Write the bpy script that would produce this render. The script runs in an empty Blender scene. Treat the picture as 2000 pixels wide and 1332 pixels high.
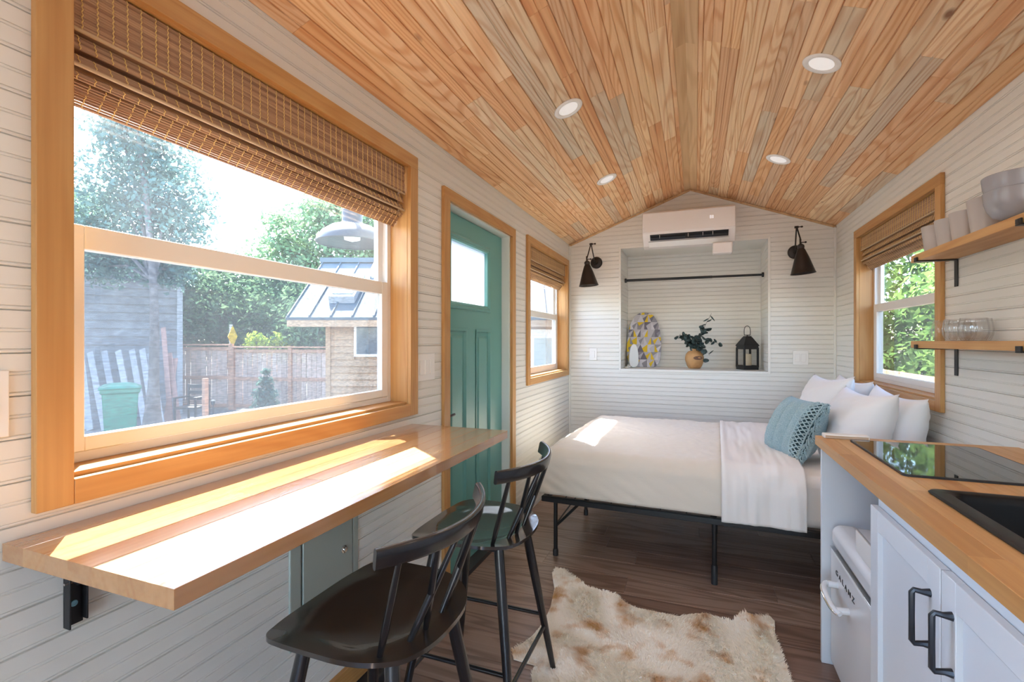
import bpy, bmesh, math, random
from mathutils import Vector, Matrix, noise as mnoise
random.seed(7)
S = bpy.context.scene
C = S.collection
PI = math.pi

# ---------------------------------------------------------------- camera, sky, sun, exposure
FPX, VPX, ZC = 940.0, 1358.0, 1.294          # focal length in pixels of a 2000 px wide frame
YAW = math.atan((VPX - 1000.0) / FPX)
cam_d = bpy.data.cameras.new('camera')
cam_d.sensor_width = 36.0
cam_d.lens = FPX / 2000.0 * 36.0
cam_d.clip_start = 0.02
cam_o = bpy.data.objects.new('camera', cam_d)
cam_o.location = (0, 0, ZC)
cam_o.rotation_euler = (PI / 2, 0, YAW)
C.objects.link(cam_o)
S.camera = cam_o

SUN = Vector((1.0, -0.776, -1.78)).normalized()   # the way the sunlight travels
EL = math.asin(-SUN.z)
W = bpy.data.worlds.new('sky')
S.world = W
W.use_nodes = True
nt = W.node_tree
for n in list(nt.nodes):
    nt.nodes.remove(n)
sky = nt.nodes.new('ShaderNodeTexSky')
sky.sky_type = 'NISHITA'
sky.sun_disc = False
sky.sun_elevation = EL
sky.sun_rotation = math.atan2(-SUN.x, -SUN.y)
sky.air_density = 1.0
sky.dust_density = 1.6
sky.ozone_density = 1.5
bg = nt.nodes.new('ShaderNodeBackground')
bg.inputs['Strength'].default_value = 3.3
wo = nt.nodes.new('ShaderNodeOutputWorld')
nt.links.new(sky.outputs[0], bg.inputs[0])
nt.links.new(bg.outputs[0], wo.inputs[0])
sun_d = bpy.data.lights.new('sun', 'SUN')
sun_d.energy = 95.0
sun_d.angle = math.radians(0.53)
sun_d.color = (1.0, 0.95, 0.87)
sun_o = bpy.data.objects.new('sun', sun_d)
sun_o.rotation_euler = SUN.to_track_quat('-Z', 'Y').to_euler()
sun_o.location = (-6, 8, 9)
C.objects.link(sun_o)
LAMP_W = 1.8            # each recessed ceiling lamp

S.view_settings.view_transform = 'Standard'
S.view_settings.look = 'None'
S.view_settings.exposure = 0.0
S.view_settings.gamma = 1.0
S.view_settings.use_curve_mapping = False
cy = S.cycles
cy.max_bounces = 10
cy.diffuse_bounces = 6
cy.glossy_bounces = 4
cy.transmission_bounces = 8
cy.transparent_max_bounces = 24
cy.sample_clamp_indirect = 6.0
cy.caustics_reflective = False
cy.caustics_refractive = False
cy.use_denoising = True

# ---------------------------------------------------------------- materials
def mat(name, col=(.8, .8, .8), rough=.5, metal=0.0, spec=.5, bump=None, noise_col=None, **kw):
    m = bpy.data.materials.new(name)
    m.use_nodes = True
    b = m.node_tree.nodes['Principled BSDF']
    b.inputs['Base Color'].default_value = (*col, 1)
    b.inputs['Roughness'].default_value = rough
    b.inputs['Metallic'].default_value = metal
    b.inputs['Specular IOR Level'].default_value = spec
    for k, v in kw.items():
        b.inputs[k.replace('_', ' ')].default_value = v
    N, L = m.node_tree.nodes, m.node_tree.links
    if bump or noise_col:
        tc = N.new('ShaderNodeTexCoord')
    if bump:
        sc, st, dist = bump
        nz = N.new('ShaderNodeTexNoise')
        nz.inputs['Scale'].default_value = sc
        nz.inputs['Detail'].default_value = 4
        L.new(tc.outputs['Object'], nz.inputs['Vector'])
        bp = N.new('ShaderNodeBump')
        bp.inputs['Strength'].default_value = st
        bp.inputs['Distance'].default_value = dist
        L.new(nz.outputs['Fac'], bp.inputs['Height'])
        L.new(bp.outputs[0], b.inputs['Normal'])
    if noise_col:
        sc, c2, lo, hi = noise_col
        nz = N.new('ShaderNodeTexNoise')
        nz.inputs['Scale'].default_value = sc
        nz.inputs['Detail'].default_value = 5
        L.new(tc.outputs['Object'], nz.inputs['Vector'])
        mr = N.new('ShaderNodeMapRange')
        mr.inputs[1].default_value = lo
        mr.inputs[2].default_value = hi
        L.new(nz.outputs['Fac'], mr.inputs[0])
        mx = N.new('ShaderNodeMix')
        mx.data_type = 'RGBA'
        L.new(mr.outputs[0], mx.inputs['Factor'])
        mx.inputs['A'].default_value = (*col, 1)
        mx.inputs['B'].default_value = (*c2, 1)
        L.new(mx.outputs['Result'], b.inputs['Base Color'])
    return m

def wood(name, tones, axis=1, ring=14.0, ring_amt=.35, dark=(.45, .25, .12), rough=.45, knots=0.0, spec=.4, rscale=6.0, coat=None):
    """boards: a tone per object, growth rings and fibres stretched along AXIS (object coordinates)"""
    m = bpy.data.materials.new(name)
    m.use_nodes = True
    N, L = m.node_tree.nodes, m.node_tree.links
    b = N['Principled BSDF']
    b.inputs['Roughness'].default_value = rough
    b.inputs['Specular IOR Level'].default_value = spec
    if coat:
        b.inputs['Coat Weight'].default_value, b.inputs['Coat Roughness'].default_value, b.inputs['Coat IOR'].default_value = coat
    tc = N.new('ShaderNodeTexCoord')
    oi = N.new('ShaderNodeObjectInfo')
    off = N.new('ShaderNodeVectorMath'); off.operation = 'SCALE'
    off.inputs[0].default_value = (31.0, 17.0, 23.0)
    L.new(oi.outputs['Random'], off.inputs['Scale'])
    ad = N.new('ShaderNodeVectorMath'); ad.operation = 'ADD'
    L.new(tc.outputs['Object'], ad.inputs[0]); L.new(off.outputs[0], ad.inputs[1])
    def mapped(al, ac):
        mp = N.new('ShaderNodeMapping')
        s = [ac, ac, ac]; s[axis] = al
        mp.inputs['Scale'].default_value = s
        L.new(ad.outputs[0], mp.inputs['Vector'])
        return mp.outputs[0]
    n1 = N.new('ShaderNodeTexNoise')
    n1.inputs['Scale'].default_value = rscale; n1.inputs['Detail'].default_value = 1.5
    n1.inputs['Distortion'].default_value = .3
    L.new(mapped(.09, 1.0), n1.inputs['Vector'])
    mu = N.new('ShaderNodeMath'); mu.operation = 'MULTIPLY'; mu.inputs[1].default_value = ring * 6.283
    L.new(n1.outputs['Fac'], mu.inputs[0])
    sn = N.new('ShaderNodeMath'); sn.operation = 'SINE'
    L.new(mu.outputs[0], sn.inputs[0])
    mr = N.new('ShaderNodeMapRange')
    mr.inputs[1].default_value = -.2; mr.inputs[2].default_value = 1.0
    mr.inputs[4].default_value = ring_amt
    L.new(sn.outputs[0], mr.inputs[0])
    n2 = N.new('ShaderNodeTexNoise')
    n2.inputs['Scale'].default_value = 90; n2.inputs['Detail'].default_value = 3
    L.new(mapped(.025, 1.0), n2.inputs['Vector'])
    mr2 = N.new('ShaderNodeMapRange')
    mr2.inputs[1].default_value = .35; mr2.inputs[2].default_value = .75
    mr2.inputs[4].default_value = .35
    L.new(n2.outputs['Fac'], mr2.inputs[0])
    ramp = N.new('ShaderNodeValToRGB')
    e = ramp.color_ramp.elements
    while len(e) < len(tones):
        e.new(.5)
    for i, t in enumerate(tones):
        e[i].position = i / max(1, len(tones) - 1)
        e[i].color = (*t, 1)
    L.new(oi.outputs['Random'], ramp.inputs[0])
    def mul(fac, a, colr):
        mx = N.new('ShaderNodeMix'); mx.data_type = 'RGBA'; mx.blend_type = 'MULTIPLY'
        L.new(fac, mx.inputs['Factor']); L.new(a, mx.inputs['A'])
        mx.inputs['B'].default_value = (*colr, 1)
        return mx.outputs['Result']
    o = mul(mr.outputs[0], ramp.outputs[0], dark)
    o = mul(mr2.outputs[0], o, (.62, .5, .4))
    if knots:
        vo = N.new('ShaderNodeTexVoronoi')
        vo.inputs['Scale'].default_value = 3.2
        L.new(mapped(.45, 1.0), vo.inputs['Vector'])
        mk = N.new('ShaderNodeMapRange')
        mk.inputs[1].default_value = .03; mk.inputs[2].default_value = .06
        mk.inputs[3].default_value = knots; mk.inputs[4].default_value = 0
        L.new(vo.outputs['Distance'], mk.inputs[0])
        o = mul(mk.outputs[0], o, (.25, .12, .06))
    L.new(o, b.inputs['Base Color'])
    bp = N.new('ShaderNodeBump'); bp.inputs['Strength'].default_value = .12; bp.inputs['Distance'].default_value = .001
    L.new(n2.outputs['Fac'], bp.inputs['Height']); L.new(bp.outputs[0], b.inputs['Normal'])
    return m

def glass(name, tint=(.9, .95, .97), refl=.9, dust=0.0, dust_col=(.8, .85, .9)):
    """a thin pane: clear with a Fresnel reflection, and a film of dust that scatters light"""
    m = bpy.data.materials.new(name)
    m.use_nodes = True
    N, L = m.node_tree.nodes, m.node_tree.links
    N.remove(N['Principled BSDF'])
    out = N['Material Output']
    tr = N.new('ShaderNodeBsdfTransparent'); tr.inputs[0].default_value = (*tint, 1)
    gl = N.new('ShaderNodeBsdfGlossy'); gl.inputs['Roughness'].default_value = .01
    lw = N.new('ShaderNodeLayerWeight'); lw.inputs[0].default_value = .5
    pw = N.new('ShaderNodeMath'); pw.operation = 'POWER'; pw.inputs[1].default_value = 4.0
    L.new(lw.outputs['Facing'], pw.inputs[0])
    mm = N.new('ShaderNodeMath'); mm.operation = 'MULTIPLY_ADD'; mm.inputs[1].default_value = refl * .8; mm.inputs[2].default_value = .04 * refl
    L.new(pw.outputs[0], mm.inputs[0])
    mx = N.new('ShaderNodeMixShader')
    L.new(mm.outputs[0], mx.inputs[0]); L.new(tr.outputs[0], mx.inputs[1]); L.new(gl.outputs[0], mx.inputs[2])
    o = mx.outputs[0]
    if dust:
        tl = N.new('ShaderNodeBsdfTranslucent'); tl.inputs[0].default_value = (*dust_col, 1)
        nz = N.new('ShaderNodeTexNoise'); nz.inputs['Scale'].default_value = 5; nz.inputs['Detail'].default_value = 5
        tc = N.new('ShaderNodeTexCoord'); L.new(tc.outputs['Object'], nz.inputs['Vector'])
        mr = N.new('ShaderNodeMapRange'); mr.inputs[1].default_value = .3; mr.inputs[2].default_value = .7
        mr.inputs[3].default_value = dust * .5; mr.inputs[4].default_value = dust * 1.4
        L.new(nz.outputs['Fac'], mr.inputs[0])
        m2 = N.new('ShaderNodeMixShader')
        L.new(mr.outputs[0], m2.inputs[0]); L.new(o, m2.inputs[1]); L.new(tl.outputs[0], m2.inputs[2])
        o = m2.outputs[0]
    L.new(o, out.inputs['Surface'])
    return m

def mesh_screen(name, cover=.30, col=(.042, .047, .054)):
    m = bpy.data.materials.new(name)
    m.use_nodes = True
    N, L = m.node_tree.nodes, m.node_tree.links
    N.remove(N['Principled BSDF'])
    tr = N.new('ShaderNodeBsdfTransparent')
    df = N.new('ShaderNodeBsdfDiffuse'); df.inputs[0].default_value = (*col, 1)
    tl = N.new('ShaderNodeBsdfTranslucent'); tl.inputs[0].default_value = (*col, 1)
    a = N.new('ShaderNodeMixShader'); a.inputs[0].default_value = .5
    L.new(df.outputs[0], a.inputs[1]); L.new(tl.outputs[0], a.inputs[2])
    tc = N.new('ShaderNodeTexCoord')
    mp = N.new('ShaderNodeMapping'); mp.inputs['Scale'].default_value = (1, 60, 300)
    L.new(tc.outputs['Object'], mp.inputs[0])
    nz = N.new('ShaderNodeTexNoise'); nz.inputs['Scale'].default_value = 1.0; nz.inputs['Detail'].default_value = 3
    L.new(mp.outputs[0], nz.inputs['Vector'])
    mr = N.new('ShaderNodeMapRange'); mr.inputs[1].default_value = .25; mr.inputs[2].default_value = .75
    mr.inputs[3].default_value = cover - .14; mr.inputs[4].default_value = cover + .14
    L.new(nz.outputs['Fac'], mr.inputs[0])
    mx = N.new('ShaderNodeMixShader')
    L.new(mr.outputs[0], mx.inputs[0]); L.new(tr.outputs[0], mx.inputs[1]); L.new(a.outputs[0], mx.inputs[2])
    L.new(mx.outputs[0], N['Material Output'].inputs['Surface'])
    return m

def emit(name, col, strength):
    m = bpy.data.materials.new(name)
    m.use_nodes = True
    N, L = m.node_tree.nodes, m.node_tree.links
    b = N['Principled BSDF']
    b.inputs['Base Color'].default_value = (.9, .9, .9, 1)
    b.inputs['Emission Color'].default_value = (*col, 1)
    b.inputs['Emission Strength'].default_value = strength
    return m

def leafy(name, c0, c1, transl=.35):
    m = bpy.data.materials.new(name)
    m.use_nodes = True
    N, L = m.node_tree.nodes, m.node_tree.links
    N.remove(N['Principled BSDF'])
    tc = N.new('ShaderNodeTexCoord')
    nz = N.new('ShaderNodeTexNoise'); nz.inputs['Scale'].default_value = 2.2; nz.inputs['Detail'].default_value = 6
    L.new(tc.outputs['Object'], nz.inputs['Vector'])
    mr = N.new('ShaderNodeMapRange'); mr.inputs[1].default_value = .35; mr.inputs[2].default_value = .65
    L.new(nz.outputs['Fac'], mr.inputs[0])
    mx = N.new('ShaderNodeMix'); mx.data_type = 'RGBA'
    mx.inputs['A'].default_value = (*c0, 1); mx.inputs['B'].default_value = (*c1, 1)
    L.new(mr.outputs[0], mx.inputs['Factor'])
    df = N.new('ShaderNodeBsdfDiffuse'); tl = N.new('ShaderNodeBsdfTranslucent')
    L.new(mx.outputs['Result'], df.inputs[0]); L.new(mx.outputs['Result'], tl.inputs[0])
    ms = N.new('ShaderNodeMixShader'); ms.inputs[0].default_value = transl
    L.new(df.outputs[0], ms.inputs[1]); L.new(tl.outputs[0], ms.inputs[2])
    L.new(ms.outputs[0], N['Material Output'].inputs['Surface'])
    return m

M = {}
M['paint'] = mat('white_paint', (.76, .74, .69), .45, bump=(60, .08, .001))
M['core'] = mat('wall_core', (.7, .68, .63), .8)
M['gap'] = mat('weathered_cladding', (.3, .3, .3), .8)
M['cedar'] = wood('cedar_trim', [(.52, .28, .095), (.57, .32, .12), (.48, .25, .085)], axis=2, ring=16, ring_amt=.28, dark=(.74, .52, .32), knots=.8)
M['cedar_y'] = wood('cedar_trim_long', [(.52, .28, .095), (.57, .32, .12), (.48, .25, .085)], axis=1, ring=16, ring_amt=.28, dark=(.74, .52, .32), knots=.8)
M['ceil'] = wood('fir_ceiling_boards', [(.76, .45, .22), (.90, .65, .38), (.72, .40, .19), (.70, .57, .40), (.92, .68, .42), (.80, .48, .25), (.66, .56, .42), (.88, .62, .35), (.72, .40, .19), (.86, .62, .38)], axis=1, ring=24, ring_amt=.55, dark=(.72, .46, .28), knots=.9, rough=.5, rscale=5)
M['ridge'] = wood('ridge_boards', [(.70, .47, .25), (.60, .40, .21)], axis=1, ring=7, ring_amt=.35, dark=(.6, .42, .26), knots=.9)
M['floor'] = wood('dark_plank_floor', [(.26, .175, .135), (.37, .27, .215), (.22, .145, .112), (.32, .225, .178), (.28, .19, .148)], axis=0, ring=14, ring_amt=.7, dark=(.5, .42, .38), rough=.28, rscale=5)
M['bar'] = wood('butcher_block_bar', [(.45, .225, .085), (.58, .335, .15), (.39, .185, .07), (.53, .29, .12), (.47, .24, .092)], axis=1, ring=14, ring_amt=.22, dark=(.7, .5, .34), rough=.24, spec=.6, coat=(1.0, .13, 1.6))
M['block'] = wood('butcher_block_counter', [(.58, .31, .115), (.68, .41, .18), (.50, .25, .085), (.64, .36, .14), (.56, .29, .10)], axis=1, ring=8, ring_amt=.25, dark=(.72, .52, .34), rough=.4)
M['shelf'] = wood('oak_shelf', [(.55, .31, .12), (.6, .34, .14)], axis=1, ring=9, ring_amt=.3, dark=(.68, .46, .28), rough=.5)
M['teal'] = mat('teal_door_paint', (.125, .32, .285), .36)
M['vinyl'] = mat('white_vinyl', (.80, .78, .74), .35)
M['blackmetal'] = mat('black_metal', (.014, .014, .016), .38, .2)
M['seatblack'] = mat('black_moulded_seat', (.017, .013, .011), .45, spec=.2, Coat_Weight=1.0, Coat_Roughness=.09, Coat_IOR=1.75)
M['chairblack'] = mat('black_lacquer', (.010, .010, .012), .25, Coat_Weight=.4, Coat_Roughness=.1)
M['gunmetal'] = mat('dark_grey_handle', (.045, .05, .06), .35, .6)
M['cream'] = mat('warm_white_plastic', (.84, .82, .79), .4)
M['white'] = mat('white_enamel', (.78, .80, .82), .22)
M['cabinet'] = mat('white_cabinet_paint', (.70, .735, .77), .4)
M['greypanel'] = mat('grey_green_steel', (.40, .45, .41), .36, .25)
M['steel'] = mat('chrome', (.75, .75, .75), .15, 1.0)
M['bluescrew'] = mat('zinc_washer', (.25, .5, .6), .35, .5)
M['pane'] = glass('window_pane', (.80, .83, .85), .8, .008)
M['clear'] = glass('clear_glass', (.97, .97, .97), 1.0)
M['frost'] = mat('frosted_pane', (.92, .95, .98), .5, Transmission_Weight=.0)
M['screen'] = mesh_screen('insect_screen')
M['bamboo'] = None
M['hob'] = mat('black_ceramic_glass', (.006, .006, .007), .03, spec=.9)
M['sink'] = mat('black_composite', (.007, .007, .008), .42, spec=.3)
M['linen'] = mat('cream_blanket', (.71, .64, .545), .9, bump=(120, .3, .002), Sheen_Weight=.35)
M['sheet'] = mat('white_sheet', (.82, .79, .76), .9, bump=(150, .15, .001))
M['pillow'] = mat('white_pillowcase', (.84, .83, .83), .9, bump=(90, .15, .001))
M['knit'] = mat('teal_knit', (.27, .40, .45), .95, bump=(300, .6, .002), noise_col=(160, (.40, .53, .57), .35, .7))
M['tassel'] = mat('pale_teal_yarn', (.40, .54, .58), .95)
M['knitdark'] = mat('deep_teal_backing', (.05, .10, .12), .95)
M['fur'] = mat('cream_fur', (.95, .90, .80), .95, noise_col=(8.5, (.66, .40, .17), .52, .69))
M['frosted_cup'] = mat('frosted_plastic', (.47, .43, .41), .35, spec=.5)
M['bowl'] = mat('grey_bowl', (.33, .33, .36), .22)
M['bronze'] = mat('dark_bronze', (.030, .022, .018), .38, .5)
M['vase'] = mat('rattan_vase', (.55, .30, .12), .6, noise_col=(8, (.36, .17, .06), .5, .75), bump=(60, .4, .004))
M['vasespot'] = mat('vase_dark_mark', (.16, .08, .05), .7)
M['euca'] = mat('eucalyptus_leaf', (.045, .075, .075), .6)
M['twig'] = mat('twig', (.10, .07, .05), .8)
M['candle'] = mat('ivory_wax', (.75, .62, .42), .5)
M['pinkwhite'] = mat('white_air_conditioner', (.80, .75, .72), .35)
M['darkvent'] = mat('dark_vent', (.02, .02, .022), .5)
M['ib0'] = mat('print_light_grey', (.50, .48, .52), .8)
M['ib1'] = mat('print_yellow', (.72, .50, .03), .8)
M['ib2'] = mat('print_mid_grey', (.28, .27, .30), .8)
M['ib3'] = mat('print_pale', (.62, .60, .64), .8)
M['ib4'] = mat('print_dark_grey', (.17, .16, .20), .8)
M['lamp_lens'] = emit('lamp_lens', (1, .97, .95), .35)
M['display'] = emit('display_glow', (.9, .92, 1), .5)

# ---------------------------------------------------------------- helpers
class MB:
    def __init__(s):
        s.v, s.f, s.mi = [], [], []
    def add(s, vs, fs, mi=0):
        o = len(s.v)
        s.v += [tuple(p) for p in vs]
        s.f += [tuple(i + o for i in f) for f in fs]
        s.mi += [mi] * len(fs)
        return s
    def box(s, x0, x1, y0, y1, z0, z1, mi=0):
        x0, x1 = min(x0, x1), max(x0, x1); y0, y1 = min(y0, y1), max(y0, y1); z0, z1 = min(z0, z1), max(z0, z1)
        vs = [(x, y, z) for x in (x0, x1) for y in (y0, y1) for z in (z0, z1)]
        return s.add(vs, [(0, 1, 3, 2), (4, 6, 7, 5), (0, 4, 5, 1), (2, 3, 7, 6), (0, 2, 6, 4), (1, 5, 7, 3)], mi)
    def extr(s, prof, a0, a1, F, mi=0, caps=True):
        n = len(prof)
        vs = [F(p, q, a0) for p, q in prof] + [F(p, q, a1) for p, q in prof]
        fs = [(i, (i + 1) % n, n + (i + 1) % n, n + i) for i in range(n)]
        if caps:
            fs += [tuple(range(n - 1, -1, -1)), tuple(range(n, 2 * n))]
        return s.add(vs, fs, mi)
    def cbox(s, x0, x1, y0, y1, z0, z1, c=.002, along=1, mi=0):
        """box with chamfered long edges, extruded along axis ALONG"""
        r = [(x0, x1), (y0, y1), (z0, z1)]
        oth = [i for i in range(3) if i != along]
        (p0, p1), (q0, q1) = r[oth[0]], r[oth[1]]
        prof = [(p0 + c, q0), (p1 - c, q0), (p1, q0 + c), (p1, q1 - c), (p1 - c, q1), (p0 + c, q1), (p0, q1 - c), (p0, q0 + c)]
        def F(p, q, a):
            o = [0, 0, 0]; o[along] = a; o[oth[0]] = p; o[oth[1]] = q
            return tuple(o)
        return s.extr(prof, r[along][0], r[along][1], F, mi)
    def tube(s, path, rad, n=10, mi=0, closed=False, flat=1.0):
        P = [Vector(p) for p in path]
        R = rad if isinstance(rad, (list, tuple)) else [rad] * len(P)
        rings = []
        up = None
        k = len(P)
        for i in range(k):
            if closed:
                t = P[(i + 1) % k] - P[i - 1]
            else:
                t = P[min(i + 1, k - 1)] - P[max(i - 1, 0)]
            t.normalize()
            if up is None:
                up = Vector((0, 0, 1)) if abs(t.z) < .9 else Vector((1, 0, 0))
            a = t.cross(up)
            if a.length < 1e-6:
                a = t.cross(Vector((0, 1, 0)))
            a.normalize(); b = a.cross(t).normalized(); up = b
            rings.append([P[i] + a * (R[i] * math.cos(2 * PI * j / n)) + b * (R[i] * flat * math.sin(2 * PI * j / n)) for j in range(n)])
        vs = [p for r in rings for p in r]
        fs = []
        for i in range(k if closed else k - 1):
            a, b = i * n, ((i + 1) % k) * n
            fs += [(a + j, a + (j + 1) % n, b + (j + 1) % n, b + j) for j in range(n)]
        if not closed:
            fs += [tuple(range(n - 1, -1, -1)), tuple(range((k - 1) * n, k * n))]
        return s.add(vs, fs, mi)
    def lathe(s, prof, c=(0, 0, 0), n=24, mi=0, caps=True, wob=None):
        vs = []
        for r, z in prof:
            for j in range(n):
                a = 2 * PI * j / n
                rr = r * (wob(a, z) if wob else 1)
                vs.append((c[0] + rr * math.cos(a), c[1] + rr * math.sin(a), c[2] + z))
        fs = []
        for i in range(len(prof) - 1):
            fs += [(i * n + j, i * n + (j + 1) % n, (i + 1) * n + (j + 1) % n, (i + 1) * n + j) for j in range(n)]
        if caps:
            fs += [tuple(range(n - 1, -1, -1)), tuple(range((len(prof) - 1) * n, len(prof) * n))]
        return s.add(vs, fs, mi)
    def grid(s, nu, nv, fn, mi=0):
        vs = [fn(i / nu, j / nv) for i in range(nu + 1) for j in range(nv + 1)]
        fs = [(i * (nv + 1) + j, (i + 1) * (nv + 1) + j, (i + 1) * (nv + 1) + j + 1, i * (nv + 1) + j + 1) for i in range(nu) for j in range(nv)]
        return s.add(vs, fs, mi)
    def xf(s, mtx, start=0):
        s.v[start:] = [tuple(mtx @ Vector(p)) for p in s.v[start:]]
        return s

ORG = {}
def link(o, parent=None):
    C.objects.link(o)
    if parent is not None:
        o.parent = parent
    return o
def build(mb, name, m, parent=None, smooth=None, bevel=0, seg=2, kind=None, label=None, solid=0, sub=0, fixn=True):
    me = bpy.data.meshes.new(name)
    off = ORG.get(parent.name, Vector((0, 0, 0))) if parent is not None else Vector((0, 0, 0))
    me.from_pydata([tuple(Vector(p) - off) for p in mb.v], [], mb.f)
    for mm in (m if isinstance(m, (list, tuple)) else [m]):
        me.materials.append(mm)
    if len(me.materials) > 1:
        me.polygons.foreach_set('material_index', mb.mi)
    if fixn:
        bm = bmesh.new(); bm.from_mesh(me)
        bmesh.ops.recalc_face_normals(bm, faces=bm.faces)
        bm.to_mesh(me); bm.free()
    if smooth is not None:
        me.polygons.foreach_set('use_smooth', [True] * len(me.polygons))
        me.set_sharp_from_angle(angle=math.radians(smooth))
    o = bpy.data.objects.new(name, me)
    link(o, parent)
    ORG[o.name] = off
    if bevel:
        b = o.modifiers.new('bevel', 'BEVEL'); b.width = bevel; b.segments = seg; b.limit_method = 'ANGLE'
        if smooth is None:
            me.polygons.foreach_set('use_smooth', [True] * len(me.polygons))
            me.set_sharp_from_angle(angle=math.radians(30))
            b.harden_normals = False
    if solid:
        b = o.modifiers.new('solid', 'SOLIDIFY'); b.thickness = solid; b.offset = 0
    if sub:
        b = o.modifiers.new('sub', 'SUBSURF'); b.levels = sub; b.render_levels = sub
    if kind:
        o['kind'] = kind
    if label:
        o['label'] = label
    return o
def tag(o, label, cat, group=None, kind=None):
    o['label'] = label
    if cat:
        o['category'] = cat
    if group:
        o['group'] = group
    if kind:
        o['kind'] = kind
    return o
def thing(name, label, cat, loc=(0, 0, 0), group=None, kind=None, rz=0):
    """an Empty at the thing's base; parts are given in world coordinates unless rz is used later"""
    o = bpy.data.objects.new(name, None)
    o.empty_display_size = .1
    o.location = loc
    o.rotation_euler = (0, 0, rz)
    C.objects.link(o)
    ORG[o.name] = Vector(loc)
    return tag(o, label, cat, group, kind)
def copy_tree(o, parent=None):
    c = o.copy(); C.objects.link(c)
    if parent is not None:
        c.parent = parent
    ORG[c.name] = ORG.get(o.name, Vector((0, 0, 0)))
    for ch in [x for x in CH.get(o.name, [])] or list(o.children):
        copy_tree(ch, c)
    return c
CH = {}
def bez(pts, n=12):
    """Catmull-Rom through pts"""
    P = [Vector(p) for p in pts]
    P = [P[0] * 2 - P[1]] + P + [P[-1] * 2 - P[-2]]
    out = []
    for i in range(1, len(P) - 2):
        for k in range(n):
            t = k / n
            a, b, c, d = P[i - 1], P[i], P[i + 1], P[i + 2]
            out.append(.5 * ((2 * b) + (c - a) * t + (2 * a - 5 * b + 4 * c - d) * t * t + (3 * b - a - 3 * c + d) * t ** 3))
    out.append(P[-2])
    return out
def text_mesh(s, size):
    cu = bpy.data.curves.new('lettering', 'FONT')
    cu.body = s; cu.size = size; cu.extrude = .0008; cu.space_character = 1.6
    cu.align_x = 'CENTER'; cu.align_y = 'CENTER'
    o = bpy.data.objects.new('lettering', cu)
    C.objects.link(o)
    dg = bpy.context.evaluated_depsgraph_get()
    me = bpy.data.meshes.new_from_object(o.evaluated_get(dg))
    bpy.data.objects.remove(o)
    return me

# ---------------------------------------------------------------- room shell
LX, RX, DY, YB = -1.176, 1.092, 4.69, -2.3       # wall faces; the room runs on behind the camera to YB
ZE, ZR, XR = 2.25, 2.685, -0.042                # eave, ridge
SLOPE = (ZR - ZE) / (XR - LX)
NX0, NX1, NZ0, NZ1, NY = -0.668, 0.590, 1.027, 2.18, 5.19   # niche in the back wall
PT = .012                                       # board thickness

def root_struct(name, label, loc=(0, 0, 0)):
    return thing(name, label, None, loc, kind='structure')
def intervals(a, b, cuts):
    out = [(a, b)]
    for c0, c1 in cuts:
        nw = []
        for x0, x1 in out:
            if c1 <= x0 or c0 >= x1:
                nw.append((x0, x1)); continue
            if c0 > x0: nw.append((x0, c0))
            if c1 < x1: nw.append((c1, x1))
        out = nw
    return [(x, y) for x, y in out if y - x > .003]
def core(mb, F, u0, u1, z0, z1, d0, d1, ops):
    us = sorted({u0, u1, *[o[0] for o in ops], *[o[1] for o in ops]})
    for a, b in zip(us, us[1:]):
        cuts = [(o[2], o[3]) for o in ops if o[0] < b - 1e-6 and o[1] > a + 1e-6]
        for za, zb in intervals(z0, z1, cuts):
            p, q = F(a, za, d0), F(b, zb, d1)
            mb.box(p[0], q[0], p[1], q[1], p[2], q[2])
FL = lambda u, z, d: (LX - PT + d, u, z)
FR = lambda u, z, d: (RX + PT - d, u, z)
FB = lambda u, z, d: (u, DY + PT - d, z)
FN = lambda u, z, d: (u, NY + PT - d, z)
FNL = lambda u, z, d: (NX0 - PT + d, u, z)
FNR = lambda u, z, d: (NX1 + PT - d, u, z)
# bead board: a V joint and bead at the lower edge, a bead at the middle, as seen on every wall
PW = .0802
BEAD = [(0, .0070), (.0010, .0078), (.0020, .0112), (.0044, .0121), (.0066, .0112), (.0074, .0092), (.0082, .0092), (.0092, .012),
        (.0388, .012), (.0396, .0098), (.0404, .0098), (.0414, .0115), (.0430, .0121), (.0446, .0115), (.0456, .0098), (.0464, .0098), (.0472, .012),
        (.0788, .012), (.0796, .0082), (.0802, .0070)]
def prof_at(s):
    for (a, x), (b, y) in zip(BEAD, BEAD[1:]):
        if a <= s <= b:
            return x + (y - x) * (s - a) / (b - a)
    return .003
def boards(parent, F, u0, u1, z0, z1, ops=(), lim=None, zbase=0.0, m=None):
    r = int(math.floor((z0 - zbase) / PW))
    while zbase + r * PW < z1 - .002:
        zb = zbase + r * PW
        za, zc = max(zb, z0), min(zb + PW, z1)
        r += 1
        if zc - za < .004:
            continue
        a0, a1 = (u0, u1) if lim is None else lim(za)
        if a1 - a0 < .02:
            continue
        zs = sorted({za, zc, *[z for o in ops for z in (o[2], o[3]) if za < z < zc]})
        for zl, zh in zip(zs, zs[1:]):
            if zh - zl < .003:
                continue
            cuts = [(o[0], o[1]) for o in ops if o[2] < zh - 1e-5 and o[3] > zl + 1e-5]
            for x0, x1 in intervals(a0, a1, cuts):
                pr = [(zl, 0), (zl, prof_at(zl - zb))] + [(zb + s, d) for s, d in BEAD if zl < zb + s < zh] + [(zh, prof_at(zh - zb)), (zh, 0)]
                mb = MB(); mb.extr(pr, x0, x1, lambda p, q, a: F(a, p, q))
                build(mb, 'plank', m or M['paint'], parent)

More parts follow.
